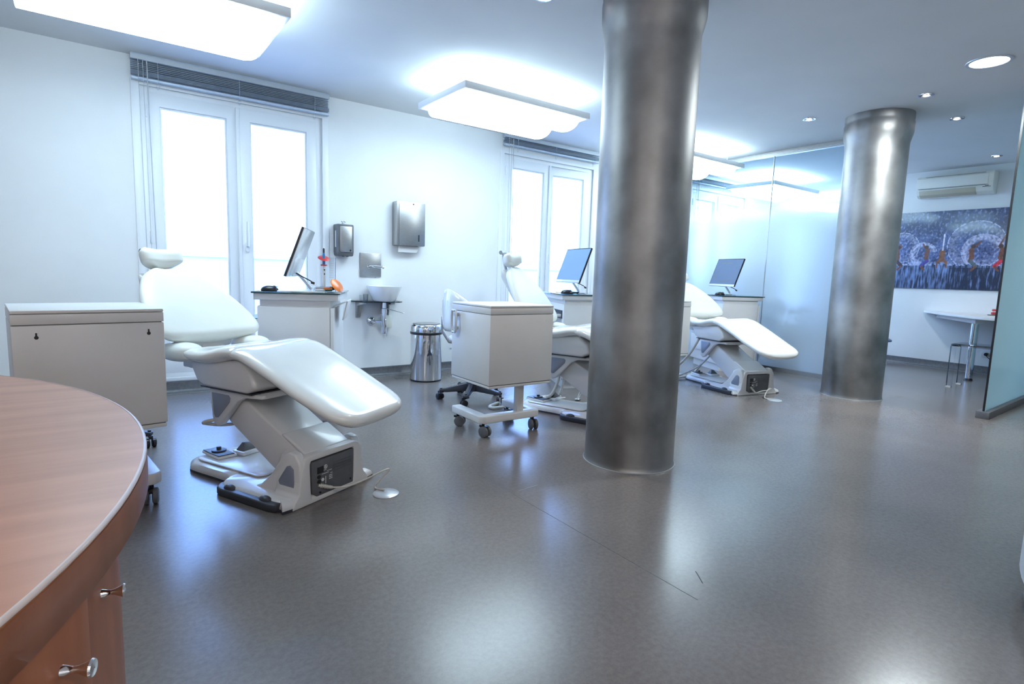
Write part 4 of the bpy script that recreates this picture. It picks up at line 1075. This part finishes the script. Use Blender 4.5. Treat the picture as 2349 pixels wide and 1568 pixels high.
    fs = [(j * (NX + 1) + i, j * (NX + 1) + i + 1, (j + 1) * (NX + 1) + i + 1, (j + 1) * (NX + 1) + i) for j in range(NZ) for i in range(NX)]
    me = bpy.data.meshes.new('print'); me.from_pydata(vs, [], fs)
    ca = me.color_attributes.new('ink', 'FLOAT_COLOR', 'POINT')
    flat = [x for c in cols for x in c]; ca.data.foreach_set('color', flat)
    mt = principled('glossy_photo_print', (.1, .1, .3), 0.3, spec=.5, coat=.6); t = mt.node_tree
    p = [n for n in t.nodes if n.type == 'BSDF_PRINCIPLED'][0]; at = t.nodes.new('ShaderNodeAttribute'); at.attribute_name = 'ink'
    t.links.new(at.outputs['Color'], p.inputs['Base Color'])
    me.materials.append(mt); o = bpy.data.objects.new('print', me); COL.objects.link(o); o.parent = root
picture()

ac = empty('air_conditioner', (WBX, 2.605, 2.225), 0, 'ivory split air conditioner high on the wall above the blue picture', 'air conditioner')
hw = .40
MB().prism([(0, 0), (-.10, .0), (-.155, .03), (-.185, .085), (-.19, .24), (-.17, .265), (0, .27)], -hw, hw, 'y').build('housing', 'acwhite', ac, bevel=.006)
COL.objects[-1]
MB().prism([(-.188, .105), (-.196, .11), (-.198, .235), (-.19, .24)], -hw + .05, hw - .015, 'y').build('front_grille', 'acwhite', ac, bevel=.003)
MB().box(-.200, -.193, -hw + .07, hw - .03, .098, .102).box(-.200, -.19, -hw + .08, hw - .1, .248, .251).build('groove', 'grey', ac, smooth=0)
MB().prism([(-.112, -.003), (-.166, .028), (-.190, .080), (-.186, .082), (-.160, .034), (-.108, .003)], -hw + .17, hw - .035, 'y').build('flap', 'acflap', ac, bevel=.001)
MB().box(-.193, -.188, -hw + .02, -hw + .10, .075, .08).box(-.194, -.189, -hw + .04, -hw + .075, .088, .093).build('display', 'black', ac, smooth=0)
tb = empty('white_table', (WBX - .006, 2.0, 0), 0, 'white wall table with a rounded end on one chrome leg', 'table')
poly = [(0, .80), (-.11, .77), (-.50, .49), (-.91, .18), (-1.12, .0), (-1.23, -.15), (-1.25, -.38), (-1.15, -.60), (0, -.60)]
P = catmull([(a, b, 0) for a, b in poly[:-1]], 5); P = [(p.x, p.y) for p in P] + [(0, -.6)]
MB().prism(P, .722, .750).build('table_top', 'laminate', tb, bevel=.003)
MB().prism([(-.02, .66), (-.40, .40), (-1.0, .0), (-.96, -.08), (-.36, .33), (-.02, .56)], .665, .722).build('apron', 'laminate', tb, bevel=.002)
MB().lathe([(.036, .025), (.036, .66)], 28, (-.86, .03, 0)).build('leg', 'chrome', tb)
MB().lathe([(.042, 0), (.042, .012), (.030, .028)], 24, (-.86, .03, 0)).build('leg_foot', 'black', tb)
gc = empty('clear_chair', (7.5, 1.82, 0), 0, 'transparent plastic chair drawn up to the white table', 'chair')
MB().prism(rrect(-.19, .19, -.20, .20, .04), .445, .468).build('seat', 'ghost', gc, bevel=.006)
for x in (-.165, .165):
    for y in (-.175, .175):
        q = MB().prism([(x - .022, y - .022), (x + .022, y - .022), (x + .022, y + .022), (x - .022, y + .022)], .0, .446).build('leg', 'ghost', gc, bevel=.004)
        MB().box(x - .022, x + .022, y - .022, y + .022, 0, .012).build('foot_glide', 'label', q)
m = MB()
for i in range(13):
    pass
m.prism([(-.20, .47), (-.235, .90), (-.215, .90), (-.18, .47)], -.17, .17, 'x'); m.build('backrest', 'ghost', gc, bevel=.006)
ol = empty('wall_socket', (WBX, 2.095, .205), 0, 'white double wall socket with black plug below the table', 'socket')
MB().prism(rrect(-.065, .055, 0, .082, .008, 3), -.012, 0, 'x').build('face_plate', 'label', ol, bevel=.002)
MB().cyl((-.012, -.005, .042), (-.018, -.005, .042), .026, 20).build('socket_well', 'acwhite', ol)
pg = empty('black_plug', (WBX - .018, 2.09, .247), 0, 'black plug and lead in the wall socket under the table', 'plug')
MB().cyl((0, 0, 0), (-.035, 0, 0), .021, 18).build('plug_body', 'black', pg)
MB().tube(catmull([(-.035, 0, 0), (-.05, -.01, -.02), (-.045, -.06, -.07), (-.04, -.12, -.16), (-.04, -.2, -.235)], 5), .004, 7).build('lead', 'black', pg)
tm = empty('tooth_model', (8.60, 1.97, .750), 0, 'small red and white tooth model on the white table', 'tooth model')
MB().prism(rrect(-.04, .04, -.045, .045, .03), .012, .04).prism(rrect(-.035, .035, -.04, .04, .026), .052, .075).build('gums', 'red', tm, bevel=.008)
m = MB()
for k in range(9):
    a = R(90 + 20 * k); m.box(-.006, .006, -.006, .006, .036, .056, T=Matrix.Translation((.026 * math.cos(a), .032 * math.sin(a), 0)))
m.build('teeth', 'label', tm, bevel=.002)
MB().box(-.06, .06, -.06, .065, 0, .008).build('stand', 'black', tm, bevel=.002)
fr = empty('photo_frame', (8.60, 1.84, .750), R(12), 'black display frame on the white table beside the tooth model', 'frame')
MB().ring([(-.06, 0), (.06, 0), (.06, .15), (-.06, .15)], [(-.045, .015), (.045, .015), (.045, .135), (-.045, .135)], -.008, .008, 'x').build('surround', 'black', fr)
MB().box(-.003, .003, -.046, .046, .014, .136).build('card', 'greyblue', fr)
# blue stool seat half hidden by the rear column
bsx = empty('blue_stool', (8.60, 3.20, 0), 0, 'stool with a dark blue seat peeping out behind the rear column', 'stool')
MB().lathe([(.12, .30), (.17, .31), (.17, .33), (.15, .345), (.001, .347)], 28, cap=False).build('seat', 'bluegrey', bsx)
for k in range(3):
    a = R(120 * k + 40); MB().cyl((.08 * math.cos(a), .08 * math.sin(a), .31), (.13 * math.cos(a), .13 * math.sin(a), 0), .011, 10).build('leg', 'alu', bsx)

# ================================================================== CURVED RECEPTION WALL (right edge)
cw = empty('curved_counter', (2.80, -.755, 0), 0, 'curved white counter front cut off by the right edge of the picture', 'counter')
MB().lathe([(1.21, .10), (1.21, 1.10), (1.0, 1.10), (1.0, .10)], 128, cap=False).build('front', 'laminate', cw, smooth=60)
MB().lathe([(1.19, 0), (1.19, .10), (1.02, .10), (1.02, 0)], 128, cap=False).build('plinth', 'base', cw, smooth=60)
MB().lathe([(1.23, 1.10), (1.23, 1.13), (.95, 1.13), (.95, 1.10), (1.23, 1.10)], 128, cap=False).build('counter_top', 'laminate', cw, smooth=60)

# ================================================================== WOODEN RECEPTION DESK
dk = empty('reception_desk', (-1.231, 1.20, 0), 0, 'cherry wood desk with a round top and chrome knobs in the left foreground', 'desk')
rt = 1.289
m = MB(); N = 160
m.lathe([(.001, .678), (rt - .004, .678), (rt, .682), (rt, .7365), (rt - .003, .7395), (.001, .7395)], N, cap=False)
m.build('desk_top', 'wood', dk, smooth=40)
MB().lathe([(rt - .002, .6775), (rt + .0012, .680), (rt + .0012, .733)], N, cap=False).build('edge_band', 'wood_edge', dk, smooth=60)
MB().lathe([(rt + .0014, .7355), (rt + .0012, .738), (rt - .0015, .7400), (rt - .0035, .7400)], N, cap=False).build('edge_highlight', 'edge_trim', dk, smooth=60)  # pale strip painting the highlight along the desk top's rim
rc = 1.241
a1 = math.atan2(.90 - 1.20, -.030 + 1.231)      # angle of the seam
def arc(r, a0, a1_, n=30): return [(r * math.cos(a0 + (a1_ - a0) * k / n), r * math.sin(a0 + (a1_ - a0) * k / n)) for k in range(n + 1)]
MB().prism(arc(rc - .02, -PI, PI * .999, 140), .0, .677).build('cabinet_body', 'wood_edge', dk, smooth=40)
def front(a0, a3, z0, z1, kpos):
    p = arc(rc, a0, a3, 24) + arc(rc - .018, a3, a0, 24)
    d = MB().prism(p, z0, z1).build('door', 'wood_edge', dk, bevel=.002)
    if kpos is not None:
        ka, kz = kpos; T = Matrix.Rotation(ka, 4, 'Z') @ Matrix.Translation((rc, 0, kz)) @ Matrix.Rotation(PI / 2, 4, 'Y') @ Matrix.Scale(.72, 4)
        MB().lathe([(.009, 0), (.0075, .006), (.005, .014), (.006, .022), (.012, .034), (.0135, .037), (.012, .040), (.001, .041)], 24, T=T, cap=False).build('knob', 'chrome', d)
    return d
a2 = R(-19.9)
front(a2 - .02, a1 + .42, .06, .672, (a1 + .045, .575))
rc = rt - .004
front(a2 - .42, a2 - .003, .06, .676, (a2 - .052, .628))
front(a2 - .85, a2 - .428, .06, .676, None)
rc = 1.241
front(a1 + .428, a1 + .85, .06, .672, None)
